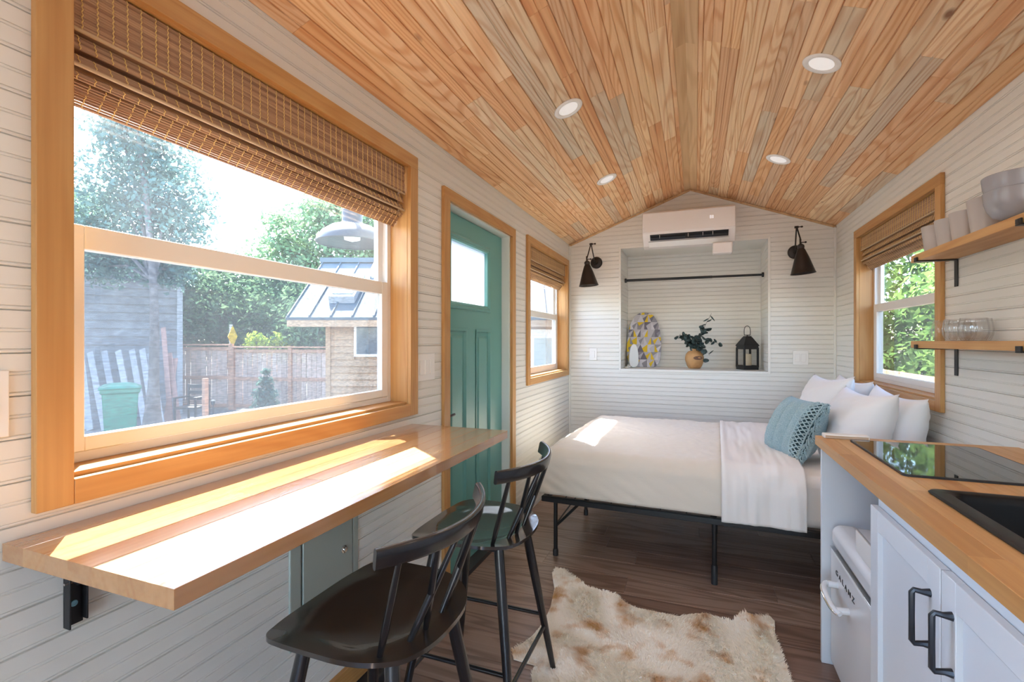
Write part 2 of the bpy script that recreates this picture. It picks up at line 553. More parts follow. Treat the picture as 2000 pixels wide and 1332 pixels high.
# floor
fl = root_struct('floor', 'dark brown plank floor')
mb = MB(); mb.box(LX - .13, RX + .13, YB - .13, DY + .13, -.16, -.012)
build(mb, 'subfloor', M['core'], fl)
rng = random.Random(3)
y = YB
k = 0
while y < DY - .01:
    w = min(.178, DY - y)
    x = LX - rng.uniform(0, .9)
    while x < RX:
        xe = x + 1.22
        a, b = max(x, LX), min(xe, RX)
        if b - a > .02:
            mb = MB(); mb.cbox(a + .0006, b - .0006, y + .0008, y + w - .0008, -.012, rng.uniform(-.0004, 0), c=.0016, along=0)
            build(mb, 'plank', M['floor'], fl)
        x = xe
    y += w; k += 1

# walls: core + boards
WBIG = (.527, 1.862, .968, 2.112)               # casing outlines (y0, y1, z0, z1)
WSML = (3.378, 4.622, .962, 2.085)
WRGT = (2.824, 4.147, .957, 2.085)
DOOR = (2.104, 3.120, 0.0, 2.064)
CW = .06
def hole(w, g=.016):
    return (w[0] + CW - g, w[1] - CW + g, w[2] + .05 - g, w[3] - CW + .004 + g)
def under(w):
    return (w[0] + .02, w[1] - .02, w[2] + .02, w[3] - .02)
wl = root_struct('wall_left', 'white bead board wall with the windows and the door')
mb = MB(); core(mb, FL, YB, DY + .13, -.05, ZE + .02, 0, -.115, [hole(WBIG), hole(WSML), (2.06, 3.075, -.06, 2.02)])
build(mb, 'wall_core', M['core'], wl)
boards(wl, FL, YB, DY, 0, ZE + .005, [under(WBIG), under(WSML), (2.12, 3.10, -.1, 2.05), (1.150, 1.465, .33, .80)], zbase=-.012)
wr = root_struct('wall_right', 'white bead board wall beside the kitchen counter')
mb = MB(); core(mb, FR, YB, DY + .13, -.05, ZE + .02, 0, -.115, [hole(WRGT)])
build(mb, 'wall_core', M['core'], wr)
boards(wr, FR, YB, DY, 0, ZE + .005, [under(WRGT)], zbase=-.03)
wb = root_struct('wall_back', 'white bead board gable wall with a deep niche')
mb = MB()
core(mb, FB, LX - .13, RX + .13, -.05, ZE, 0, -.115, [(NX0 - PT, NX1 + PT, NZ0 - .012, NZ1 + .012)])
mb.extr([(LX - .13, ZE), (RX + .13, ZE), (XR, ZR + .03)], DY + PT, DY + .127, lambda p, q, a: (p, a, q))
# niche shell
mb.box(NX0 - .06, NX1 + .06, NY + PT, NY + .06, NZ0 - .06, NZ1 + .06)
mb.box(NX0 - .06, NX0 - PT, DY + .127, NY + PT, NZ0 - .06, NZ1 + .06)
mb.box(NX1 + PT, NX1 + .06, DY + .127, NY + PT, NZ0 - .06, NZ1 + .06)
mb.box(NX0 - .06, NX1 + .06, DY + .127, NY + PT, NZ0 - .06, NZ0 - .012)
mb.box(NX0 - .06, NX1 + .06, DY + .127, NY + PT, NZ1 + .012, NZ1 + .06)
build(mb, 'wall_core', M['core'], wb)
def gable(z):
    if z <= ZE: return (LX, RX)
    h = (ZR - z) / SLOPE
    return (XR - h, XR + h)
boards(wb, FB, LX, RX, 0, ZR - .01, [(NX0, NX1, NZ0, NZ1)], lim=gable, zbase=-.02)
boards(wb, FN, NX0, NX1, NZ0, NZ1, zbase=-.02)
boards(wb, FNL, DY, NY, NZ0, NZ1, zbase=-.02)
boards(wb, FNR, DY, NY, NZ0, NZ1, zbase=-.02)
mb = MB(); mb.box(NX0 - .002, NX1 + .002, DY - .004, NY, NZ0 - .014, NZ0)
build(mb, 'niche_shelf', M['paint'], wb, bevel=.002)
mb = MB(); mb.box(NX0 - .002, NX1 + .002, DY - .002, NY, NZ1, NZ1 + .014)
build(mb, 'niche_top', M['paint'], wb)
for nm, a in (('niche_trim', (NX0 - .018, NX0 + .001, NZ0 - .02, NZ1 + .02)), ('niche_trim', (NX1 - .001, NX1 + .018, NZ0 - .02, NZ1 + .02)),
              ('niche_trim', (NX0 + .001, NX1 - .001, NZ1 - .001, NZ1 + .018)), ('niche_trim', (NX0 + .001, NX1 - .001, NZ0 - .022, NZ0 + .001))):
    mb = MB(); mb.box(a[0], a[1], DY - .007, DY + .006, a[2], a[3]); build(mb, nm, M['paint'], wb, bevel=.0015)
# vertical corner beads
for i, x in enumerate((LX + .008, RX - .008)):
    mb = MB(); mb.box(x - .008, x + .008, DY - .012, DY + .002, .0, ZE - .004)
    o = build(mb, 'trim_%d' % (i + 1), M['paint'], None, bevel=.003, kind='structure', label='white corner strip of the back wall, ' + ('left' if i == 0 else 'right') + ' corner')
# rear wall (behind the camera) with an unseen glazed opening, added to bring in daylight
rw = root_struct('wall_rear', 'white wall behind the camera with an added glazed opening')
mb = MB()
mb.box(LX - .13, -.95, YB - .12, YB, -.05, ZE); mb.box(.87, RX + .13, YB - .12, YB, -.05, ZE)
mb.box(-.95, .87, YB - .12, YB, 2.08, ZE)
mb.extr([(LX - .13, ZE), (RX + .13, ZE), (XR, ZR + .03)], YB - .12, YB, lambda p, q, a: (p, a, q))
build(mb, 'wall_core', M['paint'], rw)
w4 = root_struct('window_4', 'unseen wide glazed opening added behind the camera for daylight')
mb = MB()
for a in ((-.95, -.89, 0, 2.08), (.81, .87, 0, 2.08), (-.07, -.01, .06, 2.02), (-.89, .81, 0, .06), (-.89, .81, 2.02, 2.08)):
    mb.box(a[0], a[1], YB - .09, YB - .03, a[2], a[3])
build(mb, 'window_frame', M['vinyl'], w4)
for a, b in ((-.89, -.07), (-.01, .81)):
    mb = MB(); mb.box(a, b, YB - .062, YB - .058, .06, 2.02); build(mb, 'pane', M['clear'], w4)

# ceiling: two sloped planes of fir boards
ce = root_struct('ceiling', 'vaulted ceiling of fir boards')
mb = MB()
for sg in (-1, 1):
    xo = (LX - .20) if sg < 0 else (RX + .20)
    zo = ZR - SLOPE * abs(xo - XR) + .02
    mb.extr([(XR, ZR + .02), (xo, zo), (xo, zo + .10), (XR, ZR + .12)], YB - .25, DY + .25, lambda p, q, a: (p, a, q))
build(mb, 'roof_deck', M['core'], ce)
SL = math.hypot(XR - LX, ZR - ZE)
cs, sn_ = (XR - LX) / SL, (ZR - ZE) / SL
NB_ = 15
CWD = SL / NB_
rng = random.Random(11)
for sg in (-1, 1):
    for r in range(NB_):
        s0, s1 = r * CWD, (r + 1) * CWD
        if r == NB_ - 1: s1 -= .012
        w = s1 - s0
        pr = [(0, -.018), (0, -.006), (.0014, -.0050), (.0028, 0), (w * .5 - .0030, 0), (w * .5 - .0012, -.0034), (w * .5, -.0036), (w * .5 + .0012, -.0034),
              (w * .5 + .0030, 0), (w - .0028, 0), (w - .0014, -.0050), (w, -.006), (w, -.018)]
        def F(p, q, a, s0=s0, sg=sg):
            s = s0 + p
            # along the slope from the eave up, q = depth below (+) the plane towards the room
            x = LX + s * cs + q * sn_
            z = ZE + s * sn_ - q * cs
            if sg > 0:
                x = 2 * XR - x
            return (x, a, z)
        ya = YB - rng.uniform(0, 1.2)
        while ya < DY:
            yb_ = ya + rng.choice([.45, .7, .9, 1.2, 1.6, 2.1])
            a, b = max(ya, YB), min(yb_, DY)
            if b - a > .03:
                mb = MB(); mb.extr(pr, a + .0004, b - .0004, F)
                build(mb, 'plank', M['ceil'], ce)
            ya = yb_
# ridge strips, jointed as in the photograph
for sg in (-1, 1):
    for a, b, dz in ((YB, .9, 0), (.9, 2.37, .003), (2.37, DY, 0)):
        pr = [(.0, -.006 - dz), (.052, .052 * -SLOPE - .006 - dz), (.056, .056 * -SLOPE + .01), (0, .01)]
        mb = MB(); mb.extr([(XR + sg * p, ZR + q) for p, q in pr], a + .0004, b - .0004, lambda p, q, c: (p, c, q))
        build(mb, 'ridge_board', M['ridge'], ce)
# pale strips where the gable meets the ceiling
for i, sg in enumerate((-1, 1)):
    xo = LX if sg < 0 else RX
    zo = ZR - SLOPE * abs(xo - XR)
    mb = MB(); mb.extr([(XR, ZR - .002), (xo, zo - .002), (xo, zo - .020), (XR, ZR - .020)], DY - .012, DY + .001, lambda p, q, a: (p, a, q))
    build(mb, 'trim_%d' % (i + 3), M['cream_wood'] if 'cream_wood' in M else M['ridge'], None, bevel=.002, kind='structure', label=('left' if sg < 0 else 'right') + ' sloped wooden strip between gable wall and ceiling')
# baseboards
mb = MB(); mb.box(LX, LX + .016, YB, 2.10, .045, .125)
build(mb, 'baseboard_left', M['cedar_y'], None, bevel=.002, kind='structure', label='cedar baseboard along the foot of the left wall under the bar')
mb = MB(); mb.box(LX + .016, RX, DY - .016, DY, 0, .09)
build(mb, 'baseboard_back', M['paint'], None, bevel=.002, kind='structure', label='white baseboard along the back wall behind the bed')

# ---------------------------------------------------------------- windows
def window(num, side, w, label, lens=.085):
    X = (lambda d: LX - d) if side == 'L' else (lambda d: RX + d)
    y0, y1, z0, z1 = w
    ya, yb, za, zb = y0 + CW, y1 - CW, z0 + .05, z1 - CW + .004
    r = root_struct('window_%d' % num, label)
    def bx(nm, m, d0, d1, a, b, c, d, bv=.0015):
        mb = MB(); mb.box(X(d0), X(d1), a, b, c, d)
        return build(mb, nm, m, r, bevel=bv)
    t = -.018
    bx('casing_board', M['cedar'], t, -.0005, y0, ya, z0, zb)
    bx('casing_board', M['cedar'], t, -.0005, yb, y1, z0, zb)
    bx('casing_board', M['cedar_y'], t, -.0005, y0, y1, zb, z1)
    bx('casing_board', M['cedar_y'], t, -.0005, ya + .0005, yb - .0005, z0, za)
    g = .015
    bx('jamb_board', M['cedar'], .0, .135, ya - g, ya, za - g, zb + g)
    bx('jamb_board', M['cedar'], .0, .135, yb, yb + g, za - g, zb + g)
    bx('jamb_board', M['cedar_y'], .0, .135, ya, yb, zb, zb + g)
    bx('sill_board', M['cedar_y'], .004, .135, ya, yb, za - g, za + .010)
    zs = za + .010
    mb = MB(); f = .026
    for a in ((ya, ya + f, zs, zb), (yb - f, yb, zs, zb), (ya + f, yb - f, zs, zs + .024), (ya + f, yb - f, zb - f, zb)):
        mb.box(X(lens), X(.134), *a)
    build(mb, 'window_frame', M['vinyl'], r, bevel=.002)
    zm = 1.497
    s = .043
    lo = MB()
    for a in ((ya + f, ya + f + s, zs + .024, zm + .052), (yb - f - s, yb - f, zs + .024, zm + .052), (ya + f + s, yb - f - s, zs + .024, zs + .056), (ya + f + s, yb - f - s, zm, zm + .052)):
        lo.box(X(lens - .004), X(lens + .022), *a)
    sash = build(lo, 'sash', M['vinyl'], r, bevel=.002, label='lower sash')
    mb = MB(); mb.box(X(lens + .008), X(lens + .011), ya + f + s - .004, yb - f - s + .004, zs + .052, zm + .004)
    build(mb, 'pane', M['pane'], sash)
    up = MB()
    for a in ((ya + f, ya + f + s - .01, zm + .052, zb - f), (yb - f - s + .01, yb - f, zm + .052, zb - f), (ya + f, yb - f, zm + .002, zm + .052), (ya + f + s - .01, yb - f - s + .01, zb - f - .03, zb - f)):
        up.box(X(lens + .024), X(lens + .046), *a)
    sash2 = build(up, 'sash', M['vinyl'], r, bevel=.002, label='upper sash')
    mb = MB(); mb.box(X(lens + .033), X(lens + .036), ya + f + s - .014, yb - f - s + .014, zm + .048, zb - f - .026)
    build(mb, 'pane', M['pane'], sash2)
    mb = MB(); mb.box(X(lens + .050), X(lens + .0506), ya + f, yb - f, zs + .02, zm + .03)
    build(mb, 'insect_screen', M['screen'], r)
    return (ya, yb, za, zb)
W1 = window(1, 'L', WBIG, 'big double hung window with cedar casing above the bar')
W2 = window(2, 'L', WSML, 'narrow double hung window with cedar casing near the corner left of the bed')
W3 = window(3, 'R', WRGT, 'double hung window with cedar casing above the pillows')

# woven bamboo roman shades
def bamboo(name, dark, light):
    m = bpy.data.materials.new(name); m.use_nodes = True
    N, L = m.node_tree.nodes, m.node_tree.links
    b = N['Principled BSDF']; b.inputs['Roughness'].default_value = .6
    tc = N.new('ShaderNodeTexCoord'); mp = N.new('ShaderNodeMapping')
    mp.inputs['Scale'].default_value = (30, 2.0, 120)
    L.new(tc.outputs['Object'], mp.inputs[0])
    nz = N.new('ShaderNodeTexNoise'); nz.inputs['Scale'].default_value = 1.0; nz.inputs['Detail'].default_value = 2
    L.new(mp.outputs[0], nz.inputs[0])
    rp = N.new('ShaderNodeValToRGB'); e = rp.color_ramp.elements
    e[0].position, e[0].color = .3, (*dark, 1)
    e[1].position, e[1].color = .72, (*light, 1)
    L.new(nz.outputs['Fac'], rp.inputs[0]); L.new(rp.outputs[0], b.inputs['Base Color'])
    return m
M['bamboo'] = bamboo('woven_bamboo', (.23, .115, .065), (.52, .32, .18))
M['cord'] = mat('shade_cord', (.72, .50, .18), .7)
M['rail'] = mat('pale_bamboo_rod', (.50, .36, .22), .6)
def shade(side, w, label, zbot=1.80, pitch=.0057, cord_gap=.029):
    X = (lambda d: LX - d) if side == 'L' else (lambda d: RX + d)
    ya, yb, za, zb = w
    r = thing('roman_shade', label, 'window shade', (X(.02), (ya + yb) / 2, zbot), group='woven bamboo roman shades')
    q = random.Random(int(ya * 100))
    ya, yb = ya + .012, yb - .008
    mb = MB(); mb.box(X(.022), X(.060), ya + .004, yb - .004, zb - .035, zb - .002)
    build(mb, 'headrail', M['bamboo'], r)
    # bands: (depth at the top, z top, depth at the bottom, z bottom)
    bands = [(.012, zb - .004, .010, zbot + .135), (.024, zbot + .128, .013, zbot + .096), (.024, zbot + .088, .013, zbot + .067),
             (.040, zbot + .060, .026, zbot + .038), (.036, zbot + .040, .068, zbot)]
    for bi, (d0, t0, d1, t1) in enumerate(bands):
        n = max(3, int(round(math.hypot(d1 - d0, t0 - t1) / pitch)))
        mb = MB()
        for i in range(n):
            f = (i + .5) / n
            d = d0 + (d1 - d0) * f; z = t0 + (t1 - t0) * f
            if bi == 3:
                d -= .012 * math.sin(PI * f)
            h, t = pitch * .56, .0013
            e0, e1 = q.uniform(-.004, .003), q.uniform(-.003, .004)
            pr = [(d - t, z - h * .6), (d - t, z + h * .6), (d, z + h), (d + t, z + h * .6), (d + t, z - h * .6), (d, z - h)]
            mb.extr(pr, ya + e0, yb + e1, lambda p, s, a: (X(p), a, s))
        build(mb, 'woven_slats', M['bamboo'], r, kind='stuff')
        mb = MB(); k = int((yb - ya) / cord_gap)
        for c in range(k):
            yc = ya + .014 + c * cord_gap + q.uniform(-.002, .002)
            pts = []
            for i in range(n + 1):
                f = i / n
                d = d0 + (d1 - d0) * f; z = t0 + (t1 - t0) * f
                if bi == 3:
                    d -= .012 * math.sin(PI * f)
                pts.append((X(d - .0024), yc + (.0012 if i % 2 else -.0012), z))
            mb.tube(pts, .0012, n=4)
        build(mb, 'cords', M['cord'], r, kind='stuff')
    # rods that stiffen the folds, and the hem bar
    for dd, zz, m in ((.010, zbot + .135, 'rail'), (.012, zbot + .064, 'rail'), (.070, zbot + .002, 'bamboo')):
        mb = MB(); mb.tube([(X(dd), ya - .003, zz), (X(dd), yb + .003, zz)], .0042, n=8)
        build(mb, 'fold_rod', M[m], r, smooth=60)
    # bunched fabric and lift cords behind the folds
    mb = MB()
    for j in range(5):
        zc = zbot + .03 + j * .026
        pts = [(X(.040), zc + .018), (X(.058), zc + .006), (X(.066), zc - .004), (X(.046), zc - .010)]
        mb.extr([(p[0], p[1]) for p in pts], ya + .002 + q.uniform(0, .01), yb - .002, lambda p, s, a: (p, a, s))
    build(mb, 'folded_layers', M['bamboo'], r, kind='stuff')
    return r
shade('L', W1, 'large brown woven roman shade half drawn over the big window above the bar')
shade('L', W2, 'small brown woven roman shade on the narrow window near the back left corner', zbot=1.79, cord_gap=.03)
shade('R', W3, 'tan woven roman shade on the window above the pillows', zbot=1.80, cord_gap=.03)

# ---------------------------------------------------------------- entry door
def door():
    r = root_struct('door_1', 'teal entry door with a frosted window in a cedar frame')
    xf, xb = -1.230, -1.274
    y0, y1, z0, z1 = 2.075, 3.030, .03, 1.990
    G = (2.300, 2.795, 1.505, 1.853)
    P1 = (2.278, 2.487, .26, 1.355); P2 = (2.624, 2.833, .26, 1.355)
    mb = MB()
    Fd = lambda u, z, d: (xf - d, u, z)
    core(mb, Fd, y0, y1, z0, z1, 0, .044, [G, P1, P2])
    for P in (P1, P2):
        a, b, c, d = P
        mb.box(xf - .012, xf - .034, a, b, c, d)
    slab = build(mb, 'door_leaf', M['teal'], r)
    for P in (P1, P2):
        a, b, c, d = P
        mb = MB()
        def ring(i, x): return [(x, a + i, c + i), (x, b - i, c + i), (x, b - i, d - i), (x, a + i, d - i)]
        R_ = [ring(0, xf), ring(-.008, xf + .004), ring(.004, xf + .005), ring(.012, xf - .009), ring(.030, xf - .010), ring(.044, xf - .002), ring(.05, xf - .0015)]
        mb.v = [p for q in R_ for p in q]
        n = len(R_)
        mb.f = [(i * 4 + j, i * 4 + (j + 1) % 4, (i + 1) * 4 + (j + 1) % 4, (i + 1) * 4 + j) for i in range(n - 1) for j in range(4)] + [tuple(range(4 * n - 4, 4 * n))]
        mb.mi = [0] * len(mb.f)
        build(mb, 'door_panel', M['teal'], r)
    a, b, c, d = G
    mb = MB()
    R_ = []
    for i, x in ((-.032, xf), (-.030, xf + .008), (-.018, xf + .012), (-.010, xf + .006), (-.004, xf + .008), (.006, xf + .002), (.008, xf - .016)):
        R_.append([(x, a + i, c + i), (x, b - i, c + i), (x, b - i, d - i), (x, a + i, d - i)])
    mb.v = [p for q in R_ for p in q]
    mb.f = [(i * 4 + j, i * 4 + (j + 1) % 4, (i + 1) * 4 + (j + 1) % 4, (i + 1) * 4 + j) for i in range(len(R_) - 1) for j in range(4)]
    mb.mi = [0] * len(mb.f)
    build(mb, 'window_moulding', M['teal'], r)
    mb = MB(); mb.box(xf - .020, xf - .026, a + .002, b - .002, c + .002, d - .002)
    build(mb, 'pane', M['frostpane'], r, label='frosted pane')
    # lever handle
    mb = MB(); mb.lathe([(.026, 0), (.026, .006), (.022, .010), (.010, .011), (.009, .04)], n=20)
    mb.xf(Matrix.Translation((xf, 2.165, .905)) @ Matrix.Rotation(PI / 2, 4, 'Y'))
    mb.tube([(xf + .042, 2.165, .905), (xf + .046, 2.20, .905), (xf + .045, 2.262, .908)], [.008, .0075, .006], n=10)
    build(mb, 'handle', M['gunmetal'], r, smooth=40, label='grey lever handle')
    # painted jamb, stop, threshold
    def bx(nm, m, x0, x1, a, b, c, d, bv=.0015):
        mb = MB(); mb.box(x0, x1, a, b, c, d); return build(mb, nm, m, r, bevel=bv)
    bx('jamb', M['jamb'], LX, LX - .13, 3.036, 3.060, 0, 2.012)
    bx('jamb', M['jamb'], LX - .0125, LX - .13, 2.050, 2.070, 0, 2.012)
    bx('jamb', M['jamb'], LX, LX - .13, 2.126, 3.036, 1.996, 2.012)
    bx('threshold', M['darkvent'], LX + .012, LX - .12, 2.07, 3.036, 0, .026)
    t = LX + .018
    bx('casing_board', M['cedar'], t, LX + .0005, 2.104, 2.166, 0, 2.004)
    bx('casing_board', M['cedar'], t, LX + .0005, 3.052, 3.118, 0, 2.004)
    bx('casing_board', M['cedar_y'], t, LX + .0005, 2.104, 3.118, 2.004, 2.064)
    mb = MB()
    for z in (.35, 1.0, 1.75):
        mb.tube([(xf + .006, 3.033, z - .045), (xf + .006, 3.033, z + .045)], .006, n=8)
    return r
fp = bpy.data.materials.new('frosted_glass'); fp.use_nodes = True
_N, _L = fp.node_tree.nodes, fp.node_tree.links
_N.remove(_N['Principled BSDF'])
_a = _N.new('ShaderNodeBsdfTranslucent'); _a.inputs[0].default_value = (.45, .47, .49, 1)
_b = _N.new('ShaderNodeBsdfDiffuse'); _b.inputs[0].default_value = (.85, .9, .95, 1)
_m = _N.new('ShaderNodeMixShader'); _m.inputs[0].default_value = .2
_L.new(_a.outputs[0], _m.inputs[1]); _L.new(_b.outputs[0], _m.inputs[2]); _L.new(_m.outputs[0], _N['Material Output'].inputs[0])
M['frostpane'] = fp
M['jamb'] = mat('door_jamb_paint', (.68, .70, .66), .5)
door()

# ---------------------------------------------------------------- outdoors
import numpy as np
GZ = -.55
CY_, SY_ = math.cos(YAW), math.sin(YAW)
def ray(f, u, v):
    """a point F metres ahead of where the photograph was taken, in the direction of its pixel (u, v)"""
    x = (u - 1000) / FPX
    return Vector(((x * CY_ - SY_) * f, (x * SY_ + CY_) * f, ZC + (666 - v) / FPX * f))
M['gravel'] = mat('gravel_ground', (.17, .165, .16), .95, noise_col=(14, (.11, .105, .10), .4, .6))
M['fence'] = wood('weathered_fence', [(.50, .33, .25), (.60, .45, .37), (.48, .36, .30), (.64, .50, .42)], axis=2, ring=8, ring_amt=.35, dark=(.6, .5, .45), rough=.8)
M['fencepost'] = wood('fence_posts', [(.52, .29, .19), (.48, .27, .18)], axis=2, ring=8, ring_amt=.3, dark=(.6, .5, .45), rough=.8)
M['greyboard'] = wood('grey_weathered_boards', [(.27, .275, .28), (.34, .34, .34), (.22, .225, .24)], axis=2, ring=8, ring_amt=.3, dark=(.6, .6, .6), rough=.85)
M['redboard'] = wood('reddish_boards', [(.34, .19, .16), (.4, .24, .2)], axis=2, ring=8, ring_amt=.3, dark=(.6, .5, .5), rough=.85)
M['siding'] = wood('cedar_siding', [(.40, .26, .15), (.46, .31, .19), (.36, .23, .13)], axis=0, ring=8, ring_amt=.3, dark=(.65, .5, .4), rough=.8)
M['greysiding'] = mat('grey_siding', (.20, .20, .205), .8, noise_col=(3, (.14, .14, .145), .4, .6))
M['greycorner'] = mat('grey_corner_board', (.30, .31, .32), .8)
M['metalroof'] = mat('blue_grey_metal_roof', (.085, .108, .12), .75, .0, spec=.12)
M['skyglass'] = mat('skylight_glass', (.25, .33, .33), .1, spec=.8)
M['darkglass'] = mat('dark_window_glass', (.06, .08, .10), .08, spec=.8)
M['bark'] = mat('bark', (.17, .15, .14), .95, bump=(14, .8, .03), noise_col=(10, (.09, .08, .075), .4, .6))
M['bin'] = mat('green_bin_plastic', (.02, .17, .11), .5)
M['sign'] = mat('sign_yellow', (.80, .50, .03), .5)
M['galv'] = mat('galvanised', (.05, .056, .062), .5, .0, spec=.2)
M['leafA'] = leafy('conifer_leaves', (.06, .12, .11), (.14, .22, .18))
M['leafB'] = leafy('oak_leaves', (.09, .18, .09), (.22, .34, .15))
M['leafC'] = leafy('hedge_leaves', (.08, .15, .09), (.20, .30, .15))
M['leafD'] = leafy('sunny_leaves', (.07, .14, .035), (.19, .29, .08), .3)
M['leafE'] = leafy('lime_leaves', (.30, .42, .05), (.42, .5, .10))

g = root_struct('ground', 'gravel yard outside the windows')
mb = MB()
mb.grid(40, 40, lambda a, b: (-40 + 80 * a, -30 + 80 * b, GZ + .03 * mnoise.noise(Vector((a * 60, b * 60, 0)))))
mb.f = [f for f in mb.f]; mb.mi = [0] * len(mb.f)
build(mb, 'gravel', M['gravel'], g)
mb = MB(); mb.box(LX - .10, RX + .10, YB - .1, DY + .1, GZ, -.16)
build(mb, 'foundation', M['gap'], g)

def leaves(name, blobs, n, size, m, parent, seed, flat=.75):
    q = np.random.default_rng(seed)
    B = np.array([(c[0], c[1], c[2], r) for c, r in blobs], float)
    wts = B[:, 3] ** 2.2; wts /= wts.sum()
    idx = q.choice(len(B), n, p=wts)
    dr = q.normal(size=(n, 3)); dr /= np.linalg.norm(dr, axis=1)[:, None]
    rad = B[idx, 3] * (q.random(n) ** .45) * (1 + .18 * np.sin(dr[:, 0] * 7 + dr[:, 2] * 9 + idx))
    P = B[idx, :3] + dr * rad[:, None] * np.array([1, 1, flat])
    nn = dr * .6 + q.normal(size=(n, 3)) * .7 + np.array([0, 0, .5]); nn /= np.linalg.norm(nn, axis=1)[:, None]
    t = np.cross(nn, q.normal(size=(n, 3))); t /= np.linalg.norm(t, axis=1)[:, None]
    b = np.cross(nn, t)
    s = size * (.6 + .8 * q.random(n))[:, None]
    V = np.empty((n, 4, 3))
    V[:, 0] = P - t * s; V[:, 1] = P + b * s * .5 + nn * s * .15; V[:, 2] = P + t * s; V[:, 3] = P - b * s * .5 + nn * s * .15
    off = np.array(ORG[parent.name])
    me = bpy.data.meshes.new(name)
    me.vertices.add(n * 4); me.vertices.foreach_set('co', (V.reshape(-1, 3) - off).ravel())
    me.loops.add(n * 4); me.loops.foreach_set('vertex_index', np.arange(n * 4))
    me.polygons.add(n); me.polygons.foreach_set('loop_start', np.arange(0, n * 4, 4)); me.polygons.foreach_set('loop_total', np.full(n, 4))
    me.update(); me.validate()
    me.materials.append(m)
    o = bpy.data.objects.new(name, me); link(o, parent)
    o['kind'] = 'stuff'
    return o
def tree(name, label, cat, base, blobs, n, size, m, trunk=.1, group=None, seed=1, limbs=True):
    base = Vector(base)
    r = thing(name, label, cat, base, group=group)
    top = sum((Vector(c) for c, _ in blobs), Vector()) / len(blobs)
    mb = MB()
    pts = bez([base, base.lerp(Vector((base.x, base.y, top.z)), .5) + Vector((.03, .02, 0)), (base.x * .6 + top.x * .4, base.y * .6 + top.y * .4, top.z)], 5)
    k = len(pts)
    mb.tube(pts, [trunk * (1.9 if i == 0 else 1.25 if i == 1 else 1 - .7 * i / k) for i in range(k)], n=9)
    if limbs:
        for c, rr in blobs:
            c = Vector(c)
            s = pts[min(k - 1, int(k * .6))]
            mb.tube([s, s.lerp(c, .5) + Vector((0, 0, .15)), c], [trunk * .35, trunk * .25, trunk * .1], n=5)
    build(mb, 'trunk', M['bark'], r, smooth=60)
    leaves('foliage', blobs, n, size, m, r, seed)
    return r
def R_(f, u, v, r):
    return (ray(f, u, v), r)
# the conifer by the lumber pile: its trunk shows through the lower sash
b = ray(9.3, 297, 0); b.z = GZ
tree('conifer', 'tall bluish conifer rising beside the grey lumber at the left of the yard', 'tree', b,
     [R_(10, 235, 250, .7), R_(10, 290, 300, 1.05), R_(10, 330, 390, .95), R_(10, 230, 380, 1.0), R_(10, 165, 430, .7), R_(10, 340, 450, .75), R_(10, 250, 470, .8), R_(10, 270, 190, .8), R_(10, 250, 110, .6),
      R_(10, 200, 520, .6), R_(10, 330, 530, .55)], 16000, .055, M['leafA'], .105, seed=2)
b = ray(17, 640, 0); b.z = GZ
tree('oak_tree', 'broad green oak tree standing behind the metal roofed shed', 'tree', b,
     [R_(17, 560, 480, 1.1), R_(17, 640, 440, 1.5), R_(17, 720, 450, 1.4), R_(17, 600, 520, 1.1), R_(17, 680, 520, 1.4), R_(17, 760, 500, 1.3), R_(17, 640, 410, .9), R_(17, 545, 430, .6), R_(17, 700, 395, .8)], 14000, .09, M['leafB'], .2, seed=3)
for i, (f, u, v, rr, lab, mk) in enumerate([
        (14.5, 345, 560, 1.5, 'dark rounded tree behind the fence, nearest to the grey house wall', 'leafC'),
        (16, 430, 575, 1.6, 'dark green tree behind the fence, just left of the yellow sign', 'leafC'),
        (17, 500, 560, 1.6, 'mid green tree behind the fence, right of the yellow sign', 'leafB'),
        (15.5, 570, 590, 1.5, 'dense green tree behind the fence, left of the shed roof', 'leafC'),
        (14.0, 640, 610, 1.3, 'shaded tree behind the fence, at the left corner of the shed', 'leafC')]):
    b = ray(f, u, 0); b.z = GZ
    tree('hedge_tree', lab, 'tree', b, [R_(f, u, v, rr), R_(f, u - 28, v + 45, rr * .8), R_(f, u + 30, v + 40, rr * .85), R_(f, u, v + 80, rr * .8), R_(f + .3, u - 10, v - 45, rr * .6), R_(f, u + 15, v + 105, rr * .7)],
         7500, .08, M[mk], .12, group='trees behind the yard fence', seed=10 + i)
b = ray(20, 150, 0); b.z = GZ
tree('distant_tree', 'pale green tree seen past the left edge of the big window', 'tree', b, [R_(20, 150, 400, 1.3), R_(20, 165, 470, 1.5), R_(20, 120, 440, 1.5)], 2500, .14, M['leafB'], .15, seed=21)
# neighbouring grey wall
a1 = ray(12.2, 355, 0)
_e = Vector((a1.x, a1.y, 0)).normalized()
a0 = a1 - Vector((_e.y, -_e.x, 0)) * 6.5       # the end wall runs straight away from the window
ex = (a1 - a0); ex.z = 0; ln = ex.length; ex.normalize(); ey = Vector((-ex.y, ex.x, 0))
nb = thing('house_wall', 'grey sided house wall behind the lumber pile', 'house', (a1.x, a1.y, GZ))
def along(o, ex, ey):
    return Matrix(((ex.x, ey.x, 0, o.x), (ex.y, ey.y, 0, o.y), (0, 0, 1, o.z), (0, 0, 0, 1)))
T = along(Vector((a0.x, a0.y, GZ)), ex, ey)
mb = MB(); mb.box(0, ln, .04, 3.0, 0, 3.95); mb.xf(T); build(mb, 'wall', M['greysiding'], nb)
for i in range(20):
    z = i * .195
    mb = MB(); mb.extr([(.04, z), (.0, z), (.025, z + .20), (.04, z + .20)], 0, ln - .1, lambda p, q, a: (a, p, q)); mb.xf(T); build(mb, 'siding_board', M['greysiding'], nb)
mb = MB(); mb.box(ln - .1, ln + .02, -.02, .12, 0, 3.95); mb.xf(T); build(mb, 'corner_board', M['greycorner'], nb)
